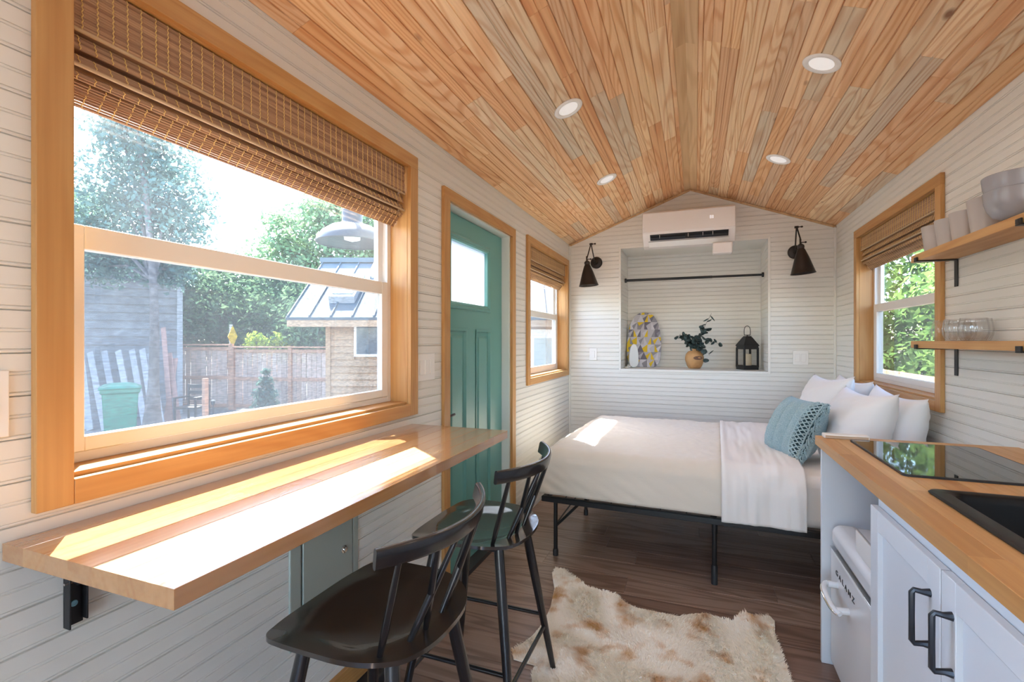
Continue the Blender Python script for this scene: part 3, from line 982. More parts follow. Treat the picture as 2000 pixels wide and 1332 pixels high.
mb = MB(); mb.box(-.3, ln + .25, -.25, 3.2, 3.93, 4.0); mb.xf(T); build(mb, 'roof_edge', M['greysiding'], nb)

# yard fence: posts, rails and pickets
def fence(label, P, Q, h, posts, pk=.135):
    P, Q = Vector(P), Vector(Q)
    ex = Q - P; ex.z = 0; ln = ex.length; ex.normalize(); ey = Vector((-ex.y, ex.x, 0))
    r = thing('wooden_fence', label, 'fence', (P.x, P.y, GZ))
    T = along(Vector((P.x, P.y, GZ)), ex, ey)
    q = random.Random(int(ln * 100))
    def bx(nm, m, *a, c=.004, al=2):
        mb = MB(); mb.cbox(*a, c=c, along=al); mb.xf(T); return build(mb, nm, m, r)
    for s in posts:
        bx('post', M['fencepost'], s * ln - .05, s * ln + .05, -.06, .04, 0, h + .03)
    x = .0
    while x < ln - .05:
        w = pk * q.uniform(.92, 1.0)
        bx('picket', M['fence'], x, min(x + w, ln), .0 + q.uniform(-.006, .006), .022, .06, h - .09 + q.uniform(-.01, .01), c=.003)
        x += pk + .006
    for z in (.12, h * .5, h - .10):
        bx('rail', M['fencepost'], 0, ln, -.035, .0, z - .045, z + .045, al=0)
    bx('cap_rail', M['fencepost'], 0, ln, -.07, .07, h - .02, h + .02, al=0)
    return r
fA, fB_ = ray(12.9, 352, 0), ray(12.9, 452, 0)
fC_, fD_ = ray(12.9, 456, 0), ray(12.5, 645, 0)
fence('weathered board fence section left of the yellow sign', fA, fB_, 1.74, (0, 1))
fence('weathered board fence section between yellow sign and shed', fC_, fD_, 1.68, (0, .6, .985))

# shed with a standing seam metal roof
A0 = ray(9.0, 640, 0); A0.z = GZ
sh = thing('shed', 'cedar sided shed with a blue grey metal roof and skylights', 'shed', A0)
ex = Vector((CY_, SY_, 0)); ey = Vector((-SY_, CY_, 0))
T = along(A0, ex, ey)
def sbx(nm, m, *a, par=None, c=.003, al=0):
    mb = MB(); mb.cbox(*a, c=c, along=al); mb.xf(T); return build(mb, nm, m, par or sh)
mb = MB(); mb.box(.02, 5.2, .03, 3.0, 0, 2.25); mb.xf(T); build(mb, 'wall', M['siding'], sh)
WIN = (.55, 1.45, 1.60, 2.13); DOR = (3.70, 4.70, 0, 2.06)
for i in range(18):
    z = i * .125
    for a, b_ in intervals(.04, 5.18, [(w[0] - .05, w[1] + .05) for w in (WIN, DOR) if w[2] - .05 < z + .12 and w[3] + .05 > z]):
        mb = MB(); mb.extr([(.03, z), (-.016, z), (.018, z + .124), (.03, z + .124)], a, b_, lambda p, q, c: (c, p, q)); mb.xf(T); build(mb, 'siding_board', M['siding'], sh)
sbx('corner_board', M['siding'], -.03, .06, -.03, .08, 0, 2.25, al=2)
f_ = sbx('window_frame', M['vinyl'], WIN[0] - .05, WIN[1] + .05, -.03, .02, WIN[2] - .05, WIN[3] + .05)
for a, b_ in ((WIN[0], .97), (1.03, WIN[1])):
    sbx('pane', M['darkglass'], a, b_, -.036, -.028, WIN[2], WIN[3], par=f_)
d_ = sbx('shed_door', M['vinyl'], DOR[0], DOR[1], -.03, .02, .02, DOR[3], al=2)
sbx('door_glass', M['skyglass'], DOR[0] + .16, DOR[1] - .16, -.036, -.028, .3, 1.9, par=d_, al=2)
RS, RRISE, RRUN = 2.27, 1.30, 1.72       # eave height above ground, rise and run of the visible slope
mb = MB()
mb.extr([(-.36, RS), (RRUN - .36, RS + RRISE), (2 * RRUN - .36, RS), (2 * RRUN - .36, RS - .05), (RRUN - .36, RS + RRISE - .05), (-.36, RS - .05)], -.62, 5.6, lambda p, q, a: (a, p, q)); mb.xf(T)
build(mb, 'roof_sheet', M['metalroof'], sh)
sbx('fascia', M['siding'], -.60, 5.58, -.35, -.32, RS - .17, RS - .045)
mb = MB(); mb.extr([(-.33, RS - .16), (.03, RS - .16), (.03, RS - .14), (-.33, RS - .14)], -.6, 5.5, lambda p, q, a: (a, p, q)); mb.xf(T); build(mb, 'soffit', M['siding'], sh)
for i in range(17):
    x = -.60 + i * .387
    mb = MB(); mb.extr([(-.36, RS), (RRUN - .36, RS + RRISE), (RRUN - .36, RS + RRISE + .035), (-.36, RS + .035)], x, x + .025, lambda p, q, a: (a, p, q)); mb.xf(T)
    build(mb, 'roof_seam', M['metalroof'], sh)
mb = MB(); mb.box(-.64, 5.62, RRUN - .48, RRUN - .24, RS + RRISE - .05, RS + RRISE + .05); mb.xf(T); build(mb, 'ridge_cap', M['metalroof'], sh)
def onroof(x0, x1, t0, t1, h, nm, m, par):
    y0, y1 = -.36 + RRUN * t0, -.36 + RRUN * t1
    z0, z1 = RS + RRISE * t0, RS + RRISE * t1
    mb = MB(); mb.extr([(y0, z0 - .02), (y1, z1 - .02), (y1 - .04, z1 + h), (y0 - .04, z0 + h)], x0, x1, lambda p, q, a: (a, p, q)); mb.xf(T)
    return build(mb, nm, m, par)
for x0, x1, t0, t1 in ((.02, .50, .22, .62), (.56, 1.02, .66, .97)):
    k_ = onroof(x0, x1, t0, t1, .12, 'skylight', M['gap'], sh)
    onroof(x0 + .05, x1 - .05, t0 + .04, t1 - .04, .135, 'skylight_glass', M['skyglass'], k_)

# leaning lumber
lum = [(160, 700, 176, 0), (176, 688, 205, 0), (204, 686, 232, 0), (231, 685, 262, 0), (258, 683, 285, 0), (278, 682, 303, 0), (291, 690, 318, 0), (150, 720, 165, 0)]
LUMLAB = ['second weathered grey board from the left in the leaning row', 'third weathered grey board from the left in the leaning row', 'weathered grey board leaning just left of the green bin', 'weathered grey board leaning behind the left half of the green bin',
          'weathered grey board leaning behind the right half of the green bin', 'weathered grey board leaning just right of the green bin', 'rightmost grey board of the leaning row, next to the conifer trunk', 'short grey board, leftmost of the leaning row by the window frame']
for i, (u0, v0, u1, _) in enumerate(lum):
    p, q_ = ray(10.6, u0, v0), ray(9.9, u1, 0); q_.z = GZ + .01
    dv = p - q_
    mb = MB(); mb.cbox(-.062, .062, -.013, .013, 0, dv.length, c=.003, along=2)
    zax = dv.normalized(); xax = Vector((CY_, SY_, 0)); xax = (xax - zax * xax.dot(zax)).normalized(); yax = zax.cross(xax)
    Mx = Matrix(((xax.x, yax.x, zax.x, q_.x), (xax.y, yax.y, zax.y, q_.y), (xax.z, yax.z, zax.z, q_.z), (0, 0, 0, 1)))
    mb.xf(Mx)
    o = build(mb, 'lumber_board', M['greyboard'], None)
    tag(o, LUMLAB[i], 'board', 'grey boards leaning against the house wall')
for i, (u0, v0, u1, v1) in enumerate([(319, 640, 334, 0), (331, 690, 350, 0), (343, 700, 322, 0)]):
    p, q_ = ray(10.9, u0, v0), ray(10.3, u1, 0); q_.z = GZ + .01
    dv = p - q_
    mb = MB(); mb.cbox(-.05, .05, -.013, .013, 0, dv.length, c=.003, along=2)
    zax = dv.normalized(); xax = Vector((CY_, SY_, 0)); xax = (xax - zax * xax.dot(zax)).normalized(); yax = zax.cross(xax)
    mb.xf(Matrix(((xax.x, yax.x, zax.x, q_.x), (xax.y, yax.y, zax.y, q_.y), (xax.z, yax.z, zax.z, q_.z), (0, 0, 0, 1))))
    o = build(mb, 'lumber_board', M['redboard'], None)
    tag(o, ['tall reddish board leaning just right of the conifer trunk', 'reddish board leaning nearest to the fence end', 'reddish board leaning across the two others toward the conifer trunk'][i], 'board', 'reddish boards beside the conifer trunk')
# wheeled bin
bp = ray(8.0, 235, 0); bp.z = GZ
bn = thing('wheeled_bin', 'green wheeled rubbish bin with closed lid in front of the lumber', 'bin', bp)
_e = Vector((bp.x, bp.y, 0)).normalized(); T = along(bp, Vector((_e.y, -_e.x, 0)), Vector((_e.x, _e.y, 0)))
mb = MB()
rr = [(.17, .0, .10), (.19, .06, .10), (.235, .95, .30), (.26, .96, .32), (.26, 1.03, .32)]
n = 4
for hw, z, _ in rr:
    hd = hw * 1.12
    for sx, sy in ((-1, -1), (1, -1), (1, 1), (-1, 1)):
        mb.v.append((sx * hw, sy * hd, z + .04))
mb.f = [(i * 4 + j, i * 4 + (j + 1) % 4, (i + 1) * 4 + (j + 1) % 4, (i + 1) * 4 + j) for i in range(4) for j in range(4)] + [(3, 2, 1, 0), (16, 17, 18, 19)]
mb.mi = [0] * len(mb.f); mb.xf(T)
build(mb, 'bin_body', M['bin'], bn, bevel=.02)
mb = MB(); mb.grid(8, 8, lambda a, b: ((a - .5) * .55, (b - .5) * .62, 1.07 + .07 * (1 - (2 * a - 1) ** 4) * (1 - (2 * b - 1) ** 4))); mb.xf(T)
build(mb, 'lid', M['bin'], bn, smooth=60, solid=.02)
mb = MB(); mb.tube([(.18, .29, 1.03), (.18, .36, 1.05), (-.18, .36, 1.05), (-.18, .29, 1.03)], .014, n=8); mb.xf(T); build(mb, 'handle', M['bin'], bn)
for s in (-1, 1):
    mb = MB(); mb.lathe([(.11, -.025), (.115, 0), (.11, .025)], n=18); mb.xf(T @ Matrix.Translation((s * .19, .19, .115)) @ Matrix.Rotation(PI / 2, 4, 'Y')); build(mb, 'wheel', M['darkvent'], bn)
# yellow diamond sign on a post
sp = ray(13.3, 451, 0); sp.z = GZ
sg_ = thing('yellow_sign', 'yellow diamond road sign turned aside on a pale post behind the fence', 'sign', sp)
mb = MB(); mb.cbox(sp.x - .03, sp.x + .03, sp.y - .03, sp.y + .03, GZ, 1.75, along=2); build(mb, 'post', M['vinyl'], sg_)
mb = MB(); mb.extr([(0, -.30), (.30, 0), (0, .30), (-.30, 0)], -.006, .006, lambda p, q, a: (p, a, q))
mb.xf(Matrix.Translation((sp.x, sp.y, 1.42)) @ Matrix.Rotation(YAW + 1.71, 4, 'Z') @ Matrix.Translation((0, -.045, 0))); build(mb, 'diamond_plate', M['sign'], sg_)
# shrubs
b = ray(11.6, 520, 0); b.z = GZ
tree('small_cypress', 'small dark conical shrub standing before the fence', 'shrub', b, [((b.x, b.y, GZ + .25), .32), ((b.x, b.y, GZ + .55), .28), ((b.x, b.y, GZ + .85), .2), ((b.x, b.y, GZ + 1.1), .12)], 1500, .05, M['leafA'], .03, seed=31, limbs=False)
for i, (u, lab) in enumerate(((500, 'lime green leafy sprig above the fence, right of the yellow sign'), (545, 'lime green leafy sprig above the fence, nearer the shed'))):
    b = ray(13.6, u, 0); b.z = GZ
    tree('leafy_sprig', lab, 'plant', b, [((b.x, b.y, 1.38), .24), ((b.x + .2, b.y + .1, 1.25), .22), ((b.x - .15, b.y, 1.2), .22)], 260, .07, M['leafE'], .03, seed=41 + i)
# outdoor chair, post, path light
cp = ray(10.4, 375, 0); cp.z = GZ
oc = thing('garden_chair', 'dark garden chair before the fence beside a wooden post', 'chair', cp)
T = along(cp, Vector((CY_, SY_, 0)), Vector((-SY_, CY_, 0)))
def ob(nm, *a):
    mb = MB(); mb.cbox(*a, c=.006, along=2); mb.xf(T); return build(mb, nm, M['darkvent'], oc)
for x in (-.22, .22):
    ob('leg', x - .02, x + .02, -.24, -.20, 0, .62); ob('leg', x - .02, x + .02, .20, .24, 0, .9)
    ob('armrest', x - .03, x + .03, -.25, .24, .62, .65)
ob('seat', -.24, .24, -.24, .22, .40, .44)
for z in (.55, .68, .81):
    ob('back_slat', -.22, .22, .21, .23, z, z + .08)
pp = ray(10.2, 401, 0)
o = build(MB().cbox(pp.x - .045, pp.x + .045, pp.y - .045, pp.y + .045, GZ, .50, c=.006, along=2), 'wooden_post', M['fencepost'], None)
tag(o, 'short reddish wooden post right of the dark garden chair', 'post')
pl = ray(9.6, 416, 0)
lt = thing('path_light', 'slim solar path light on a stake near the wooden post', 'light', (pl.x, pl.y, GZ))
build(MB().tube([(pl.x, pl.y, GZ), (pl.x, pl.y, .02)], .009, n=6), 'stake', M['galv'], lt)
build(MB().lathe([(.01, 0), (.035, .01), (.035, .07), (.05, .08), (.01, .11)], c=(pl.x, pl.y, .02), n=10), 'lamp_head', M['galv'], lt)
# barn lamp on the outer wall
BX, BY, BZ = -1.665, 2.04, 1.80
bl = thing('barn_lamp', 'grey metal barn lamp hanging outside the big window', 'lamp', (BX, BY, BZ))
mb = MB(); mb.lathe([(.175, .0), (.178, .004), (.172, .022), (.150, .055), (.105, .085), (.060, .10), (.050, .11), (.050, .17), (.030, .185)], c=(BX, BY, BZ), n=32, caps=False)
build(mb, 'lamp_shade', M['galv'], bl, smooth=50, solid=.003)
build(MB().lathe([(.005, 0), (.04, .01), (.045, .04), (.03, .08)], c=(BX, BY, BZ + .01), n=14), 'bulb', M['pane'] if False else M['cream'], bl, smooth=60)
build(MB().tube(bez([(BX, BY, BZ + .18), (BX, BY, BZ + .30), (BX + .08, BY, BZ + .37), (BX + .22, BY, BZ + .33), (LX - .12, BY, BZ + .30)], 6), .012, n=8), 'gooseneck_arm', M['galv'], bl, smooth=60)
mb = MB(); mb.lathe([(.05, 0), (.05, .02), (.03, .03)], n=18); mb.xf(Matrix.Translation((LX - .128, BY, BZ + .30)) @ Matrix.Rotation(-PI / 2, 4, 'Y')); build(mb, 'wall_plate', M['galv'], bl, smooth=40)

# right side of the house: sunlit shrubs behind a low fence
for i, (x, y, rr, h, lab) in enumerate([
        (3.2, 6.2, 1.1, 3.2, 'sunlit leafy shrub outside the right window, nearest the low fence'),
        (3.6, 8.2, 1.4, 3.8, 'sunlit leafy shrub outside the right window, left half of the view'),
        (4.6, 7.0, 1.4, 4.2, 'tall sunlit shrub outside the right window, right half of the view'),
        (5.0, 10.0, 1.8, 5.0, 'sunlit tree further back outside the right window'),
        (3.0, 4.2, .9, 2.6, 'sunlit shrub outside the right window, closest to the house'),
        (4.4, 12.0, 2.2, 6.0, 'large distant tree outside the right window')]):
    q = random.Random(60 + i)
    bl_ = []
    for k in range(9):
        z = GZ + .5 + (h - .6) * k / 8
        bl_.append(((x + q.uniform(-.5, .5) * rr, y + q.uniform(-.5, .5) * rr, z), rr * q.uniform(.5, .75)))
    tree('leafy_shrub', lab, 'shrub', (x, y, GZ), bl_, 11000, .05 if y < 9 else .08, M['leafD'], .05, group='shrubs outside the right window', seed=70 + i)
r = thing('low_fence', 'low pale fence of horizontal boards outside the right window', 'fence', (2.45, 3.0, GZ))
for k, z in enumerate((-.35, -.17, .01, .19, .37, .55, .75)):
    build(MB().cbox(2.43, 2.46, 2.4, 9.0, z, z + .15, c=.004, along=1), 'board', M['cedar_y'] if False else M['palefence'] if 'palefence' in M else M['siding'], r)
for yy in (2.5, 4.5, 6.5, 8.5):
    build(MB().cbox(2.46, 2.55, yy - .045, yy + .045, GZ, .93, c=.004, along=2), 'post', M['siding'], r)

# ---------------------------------------------------------------- butcher block bar under the big window
BZ0, BZ1 = .895, .927
bar = thing('wall_bar', 'long butcher block bar fixed to the wall under the big window', 'bar table', (LX, 1.16, BZ0))
rng = random.Random(5)
def staves(root, m, x0, x1, y0, y1, z0, z1, n, ops=(), lo=.35, hi=.9, c=.0008):
    w = (x1 - x0) / n
    for i in range(n):
        a, b = x0 + i * w, x0 + (i + 1) * w
        xs = sorted({a, b, *[v for o in ops for v in (o[0], o[1]) if a < v < b]})
        y = y0 - (rng.uniform(0, .5) if i % 2 else 0)
        segs = []
        while y < y1:
            ye = y + rng.uniform(lo, hi)
            if y1 - ye < .12: ye = y1
            segs.append((max(y, y0), min(ye, y1))); y = ye
        for s0, s1 in segs:
            if s1 - s0 < .01: continue
            for p, q in zip(xs, xs[1:]):
                if q - p < .001: continue
                cuts = [(o[2], o[3]) for o in ops if o[0] < q - 1e-5 and o[1] > p + 1e-5]
                for u, v in intervals(s0, s1, cuts):
                    mb = MB(); mb.cbox(p, q, u, v, z0, z1, c=c, along=1)
                    build(mb, 'stave', m, root)
staves(bar, M['bar'], LX + .001, -.720, .487, 1.838, BZ0, BZ1, 7)
# folding bracket
br = thing('folding_bracket', 'black folding steel bracket under the near end of the bar', 'bracket', (LX, .59, .72))
def brk(nm, m, *a, bv=.001):
    mb = MB(); mb.box(*a); return build(mb, nm, m, br, bevel=bv)
pl_ = brk('wall_plate', M['blackmetal'], LX, LX + .004, .577, .609, .722, .894)
brk('wall_flange', M['blackmetal'], LX + .004, LX + .022, .577, .580, .722, .894)
brk('wall_flange', M['blackmetal'], LX + .004, LX + .022, .606, .609, .730, .894)
brk('top_arm', M['blackmetal'], LX + .004, LX + .34, .583, .603, .883, .8945)
mb = MB(); mb.tube([(LX + .020, .593, .812), (LX + .13, .593, .884)], .008, n=6); build(mb, 'strut', M['blackmetal'], br)
mb = MB(); mb.tube([(LX + .018, .570, .815), (LX + .018, .616, .815)], .0025, n=8); build(mb, 'pivot_pin', M['steel'], br)
for z in (.765, .868):
    mb = MB(); mb.lathe([(.0065, 0), (.006, .002), (.0025, .0022), (.0025, .001)], n=16); mb.xf(Matrix.Translation((LX + .004, .593, z)) @ Matrix.Rotation(PI / 2, 4, 'Y')); build(mb, 'screw', M['bluescrew'], br, smooth=40)
# steel access panel in the wall
ap = thing('access_panel', 'grey green steel access panel set in the wall under the bar', 'panel', (LX, 1.31, .34))
y0, y1, z0, z1 = 1.146, 1.469, .326, .806
mb = MB()
for a in ((y0, y0 + .045, z0, z1), (y1 - .030, y1, z0, z1), (y0 + .045, y1 - .03, z0, z0 + .045), (y0 + .045, y1 - .03, z1 - .03, z1)):
    mb.box(LX - .012, LX + .006, *a)
build(mb, 'panel_frame', M['greypanel'], ap, bevel=.003)
def rrect(x0, x1, y0, y1, r, n=5):
    out = []
    for cx, cy_, a0_ in ((x1 - r, y1 - r, 0), (x0 + r, y1 - r, 90), (x0 + r, y0 + r, 180), (x1 - r, y0 + r, 270)):
        for i in range(n + 1):
            a = math.radians(a0_ + 90 * i / n)
            out.append((cx + r * math.cos(a), cy_ + r * math.sin(a)))
    return out
mb = MB(); mb.extr(rrect(y0 + .052, y1 - .036, z0 + .052, z1 - .036, .018), LX - .014, LX + .008, lambda p, q, a: (a, p, q))
dr = build(mb, 'panel_door', M['greypanel'], ap, bevel=.002)
mb = MB(); mb.box(LX - .012, LX - .008, y0 + .04, y1 - .03, z0 + .04, z1 - .03); build(mb, 'panel_gap', M['darkvent'], ap)
mb = MB(); mb.lathe([(.014, 0), (.014, .004), (.008, .005), (.008, .012)], n=16); mb.xf(Matrix.Translation((LX + .008, 1.385, .555)) @ Matrix.Rotation(PI / 2, 4, 'Y')); build(mb, 'latch', M['steel'], dr, smooth=40)
# low black box at the floor
o = build(MB().box(LX + .001, LX + .075, 1.33, 1.95, 0, .043), 'power_strip', M['darkvent'], None, bevel=.006)
tag(o, 'low black box lying on the floor against the wall under the bar', 'box')

# ---------------------------------------------------------------- stools
def stool(loc, label):
    """local: +x is the backrest side, the sitter faces -x"""
    r = thing('counter_stool', label, 'stool', (0, 0, 0), group='black spindle back counter stools')
    SZ = .630
    def edge(a):
        c, s = math.cos(a), math.sin(a)
        if c < 0:
            return (-.205 * abs(c) ** .34, .212 * math.copysign(abs(s) ** .44, s))
        return (.195 * abs(c) ** .80, .212 * math.copysign(abs(s) ** .80, s))
    mb = MB(); nr, na = 14, 64
    def sz(x, y):
        q = (x + .01) ** 2 / .150 ** 2 + y * y / .168 ** 2
        dish = -.020 * max(0, 1 - q) ** .8 if q < 1 else 0
        return SZ + dish + .012 * max(0, (-x - .13) / .07) * -1 * .6 + .010 * max(0, abs(y) - .15) / .06
    top = [(0, 0, sz(0, 0))]
    for i in range(1, nr + 1):
        for j in range(na):
            e = edge(2 * PI * (j + .5) / na); k = i / nr
            top.append((e[0] * k, e[1] * k, sz(e[0] * k, e[1] * k)))
    n0 = len(top)
    bot = [(x, y, z - .011) for x, y, z in top]
    mb.v = top + bot
    for base, fl_ in ((0, False), (n0, True)):
        for j in range(na):
            f = (base, base + 1 + j, base + 1 + (j + 1) % na)
            mb.f.append(f[::-1] if fl_ else f)
        for i in range(nr - 1):
            a, b = base + 1 + i * na, base + 1 + (i + 1) * na
            for j in range(na):
                f = (a + j, b + j, b + (j + 1) % na, a + (j + 1) % na)
                mb.f.append(f[::-1] if fl_ else f)
    a, b = 1 + (nr - 1) * na, n0 + 1 + (nr - 1) * na
    mb.f += [(a + j, b + j, b + (j + 1) % na, a + (j + 1) % na) for j in range(na)]
    mb.mi = [0] * len(mb.f)
    build(mb, 'seat', M['seatblack'], r, smooth=50)
    feet = {}
    for sx in (-1, 1):
        for sy in (-1, 1):
            t = Vector((sx * .115, sy * .125, SZ - .012)); f = Vector((sx * .205, sy * .225, 0))
            feet[sx, sy] = (t, f)
            mb = MB(); mb.tube([t, t.lerp(f, .25), t.lerp(f, .6), f], [.0165, .0175, .0150, .0105], n=14)
            build(mb, 'leg', M['chairblack'], r, smooth=60)
    def at(k, z):
        t, f = feet[k]; return t.lerp(f, (t.z - z) / t.z)
    for a, b, z in (((-1, -1), (1, -1), .235), ((-1, 1), (1, 1), .235), ((-1, -1), (-1, 1), .175), ((1, -1), (1, 1), .19)):
        mb = MB(); mb.tube([at(a, z), at(b, z)], .0075, n=10); build(mb, 'stretcher', M['chairblack'], r, smooth=60)
    mb = MB(); mb.box(-.13, .13, -.14, .14, SZ - .034, SZ - .022); build(mb, 'seat_mount', M['chairblack'], r, bevel=.006)
    # curved top rail
    H = .868
    def rail(t):
        return Vector((.235 - .085 * abs(t) ** 2.1, .232 * t, H + .004 * abs(t)))
    mb = MB()
    pr = rrect(-.009, .009, -.023, .023, .007, 3)
    path = [rail(-1 + 2 * i / 24) for i in range(25)]
    rings = []
    for i, p in enumerate(path):
        tv = (path[min(i + 1, 24)] - path[max(i - 1, 0)]).normalized()
        nv = Vector((tv.y, -tv.x, 0)).normalized(); up = Vector((0, 0, 1))
        tilt = (up + nv * .22).normalized()
        rings.append([p + nv * a + tilt * b for a, b in pr])
    n = len(pr); mb.v = [tuple(p) for q in rings for p in q]
    mb.f = [(i * n + j, i * n + (j + 1) % n, (i + 1) * n + (j + 1) % n, (i + 1) * n + j) for i in range(24) for j in range(n)] + [tuple(range(n - 1, -1, -1)), tuple(range(24 * n, 25 * n))]
    mb.mi = [0] * len(mb.f)
    build(mb, 'top_rail', M['chairblack'], r, smooth=50)
    for yb_, tt in ((-.160, -.80), (-.055, -.30), (-.095, -.44), (.055, .30), (.095, .44), (.160, .80)):
        if (yb_, tt) in ((-.055, -.30), (-.095, -.44), (.055, .30), (.095, .44)):
            pass
    sp = ((-.158, -.82), (-.035, -.46), (-.088, -.20), (.088, .20), (.035, .46), (.158, .82))
    for yb_, tt in sp:
        xb_ = .150 - 1.6 * yb_ * yb_ - .004
        b0 = Vector((xb_, yb_, SZ - .006)); t0 = rail(tt) - Vector((0, 0, .012))
        mb = MB(); mb.tube([b0, b0.lerp(t0, .3), b0.lerp(t0, .6), t0], [.0065, .0088, .0080, .0060], n=10)
        build(mb, 'spindle', M['chairblack'], r, smooth=60)
    r.location = loc
    return r
s1 = stool((-.728, 1.005, 0), 'black spindle back counter stool at the bar, nearest the camera')
s2 = copy_tree(s1); s2.location = (-.725, 1.600, 0)
s2['label'] = 'black spindle back counter stool further along the bar, in front of the teal door'

# ---------------------------------------------------------------- rug
outline = [(1085, 1112), (1105, 1117), (1122, 1130), (1150, 1150), (1175, 1157), (1200, 1162), (1222, 1180), (1242, 1190), (1285, 1199), (1325, 1207), (1350, 1203), (1380, 1201), (1410, 1212), (1432, 1216), (1442, 1205),
           (1455, 1203), (1466, 1211), (1480, 1206), (1502, 1206), (1513, 1216), (1514, 1245), (1528, 1285), (1545, 1332)]
def floor_at(u, v):
    d = ray(1, u, v); k = ZC / (ZC - d.z)
    return (d.x * k, d.y * k)
RUG = [floor_at(*p) for p in outline] + [(.36, 1.85), (.40, 1.55), (.46, 1.30), (.30, 1.22), (.12, 1.30), (-.1, 1.22), (-.28, 1.12), (-.40, 1.20), (-.44, 1.45), (-.56, 1.66)] + \
      [floor_at(*p) for p in ((1040, 1318), (1048, 1303), (1030, 1298), (1003, 1290), (1000, 1274), (1018, 1262), (1040, 1245), (1060, 1222), (1075, 1190), (1083, 1152), (1079, 1128))]
def inside(P, x, y):
    c = False
    for (x0, y0), (x1, y1) in zip(P, P[1:] + P[:1]):
        if (y0 > y) != (y1 > y) and x < (x1 - x0) * (y - y0) / (y1 - y0) + x0:
            c = not c
    return c
rug = thing('fur_rug', 'cream faux hide rug with tan blotches on the dark plank floor', 'rug', (-.15, 1.95, 0))
bm = bmesh.new()
vs = [bm.verts.new((x, y, .006)) for x, y in RUG]
f = bm.faces.new(vs)
bmesh.ops.triangulate(bm, faces=[f])
me = bpy.data.meshes.new('backing'); 
for v in bm.verts: v.co -= Vector((-.15, 1.95, 0))
bmesh.ops.recalc_face_normals(bm, faces=bm.faces)
bm.to_mesh(me); bm.free(); me.materials.append(M['fur'])
o = bpy.data.objects.new('hide_backing', me); link(o, rug)
so = o.modifiers.new('solid', 'SOLIDIFY'); so.thickness = .006; so.offset = 0
rng = random.Random(9)
xs, ys = [p[0] for p in RUG], [p[1] for p in RUG]
hv, hf = [], []
RL = [Vector(floor_at(*q)) for q in ((1457, 1204), (1478, 1234), (1500, 1262), (1516, 1290))]
def ridge(x, y):
    p = Vector((x, y)); best = 9
    for a, b in zip(RL, RL[1:]):
        ab = b - a; t = max(0, min(1, (p - a).dot(ab) / ab.length_squared))
        best = min(best, (a + ab * t - p).length)
    return .016 * math.exp(-(best / .022) ** 2)
cnt = 0
while cnt < 60000:
    x, y = rng.uniform(min(xs), max(xs)), rng.uniform(min(ys), max(ys))
    if not inside(RUG, x, y): continue
    cnt += 1
    a = 2.2 * mnoise.noise(Vector((x * 3, y * 3, 4))) * PI + rng.uniform(-.7, .7)
    h = rng.uniform(.007, .013); l = rng.uniform(.006, .015)
    w = rng.uniform(.0012, .0026)
    ca, sa = math.cos(a), math.sin(a)
    k = len(hv)
    zz = .007 + ridge(x, y)
    hv += [(x - sa * w + .15, y + ca * w - 1.95, zz), (x + sa * w + .15, y - ca * w - 1.95, zz), (x + ca * l * .5 + sa * w * .7 + .15, y + sa * l * .5 - ca * w * .7 - 1.95, zz + h * .75), (x + ca * l * .5 - sa * w * .7 + .15, y + sa * l * .5 + ca * w * .7 - 1.95, zz + h * .75),
           (x + ca * l + .15, y + sa * l - 1.95, zz + h)]
    hf += [(k, k + 1, k + 2, k + 3), (k + 3, k + 2, k + 4)]
me = bpy.data.meshes.new('fur_pile'); me.from_pydata(hv, [], hf); me.materials.append(M['fur'])
o = bpy.data.objects.new('fur_pile', me); link(o, rug); o['kind'] = 'stuff'
# rolled crease at the far right corner
mb = MB(); mb.tube(bez([(p.x, p.y, .008) for p in RL], 5), .014, n=10)
build(mb, 'rolled_edge', M['fur'], rug, smooth=60)

# ---------------------------------------------------------------- bed
BL, BW = 1.93, 1.50
BLOC, BRZ = (-.875, 2.800, 0), math.radians(-2.2)
def bed_place(o):
    o.location = BLOC; o.rotation_euler = (0, 0, BRZ); return o
BM = Matrix.Translation(BLOC) @ Matrix.Rotation(BRZ, 4, 'Z')
bed = thing('platform_bed', 'black metal platform bed frame across the end of the room', 'bed', (0, 0, 0))
FZ = .352
def bb(nm, x0, x1, y0, y1, z0, z1, m='blackmetal'):
    mb = MB(); mb.box(x0, x1, y0, y1, z0, z1); return build(mb, nm, M[m], bed, bevel=.003)
for y in (0, BW * .5, BW - .03):
    bb('side_rail', 0, BL, y, y + .03, FZ - .032, FZ)
for x in (0, BL * .5 - .015, BL - .03):
    bb('cross_rail', x, x + .03, .03, BW - .03, FZ - .030, FZ - .002)
for i in range(1, 14):
    x = i * BL / 14
    mb = MB(); mb.tube([(x, .02, FZ - .008), (x, BW - .02, FZ - .008)], .004, n=6); build(mb, 'wire_slat', M['blackmetal'], bed)
for x in (.085, BL * .5 + .005, BL - .085):
    for y in (.018, BW * .5, BW - .018):
        mb = MB(); mb.tube([(x, y, FZ - .03), (x, y, .02)], .0125, n=12)
        lg = build(mb, 'leg', M['blackmetal'], bed, smooth=60)
        hh = .10 if abs(x - BL * .5) < .1 else .04
        mb = MB(); mb.lathe([(.0165, 0), (.0165, hh - .01), (.0145, hh)], c=(x, y, 0), n=14); build(mb, 'foot_sleeve', M['darkvent'], lg, smooth=60)
    if x < .2 or x > BL - .2:
        s = 1 if x < .2 else -1
        for y in (.018, BW * .5, BW - .018):
            mb = MB(); mb.tube([(x, y, .175), (x + s * .14, y, FZ - .03)], .0085, n=8); build(mb, 'brace', M['blackmetal'], bed, smooth=60)
        mb = MB(); mb.tube([(x + .0, .018, .185), (x + .0, BW - .018, .275)], .005, n=6); build(mb, 'tie_rod', M['blackmetal'], bed)
bed_place(bed)
MZ = .615
mb = MB()
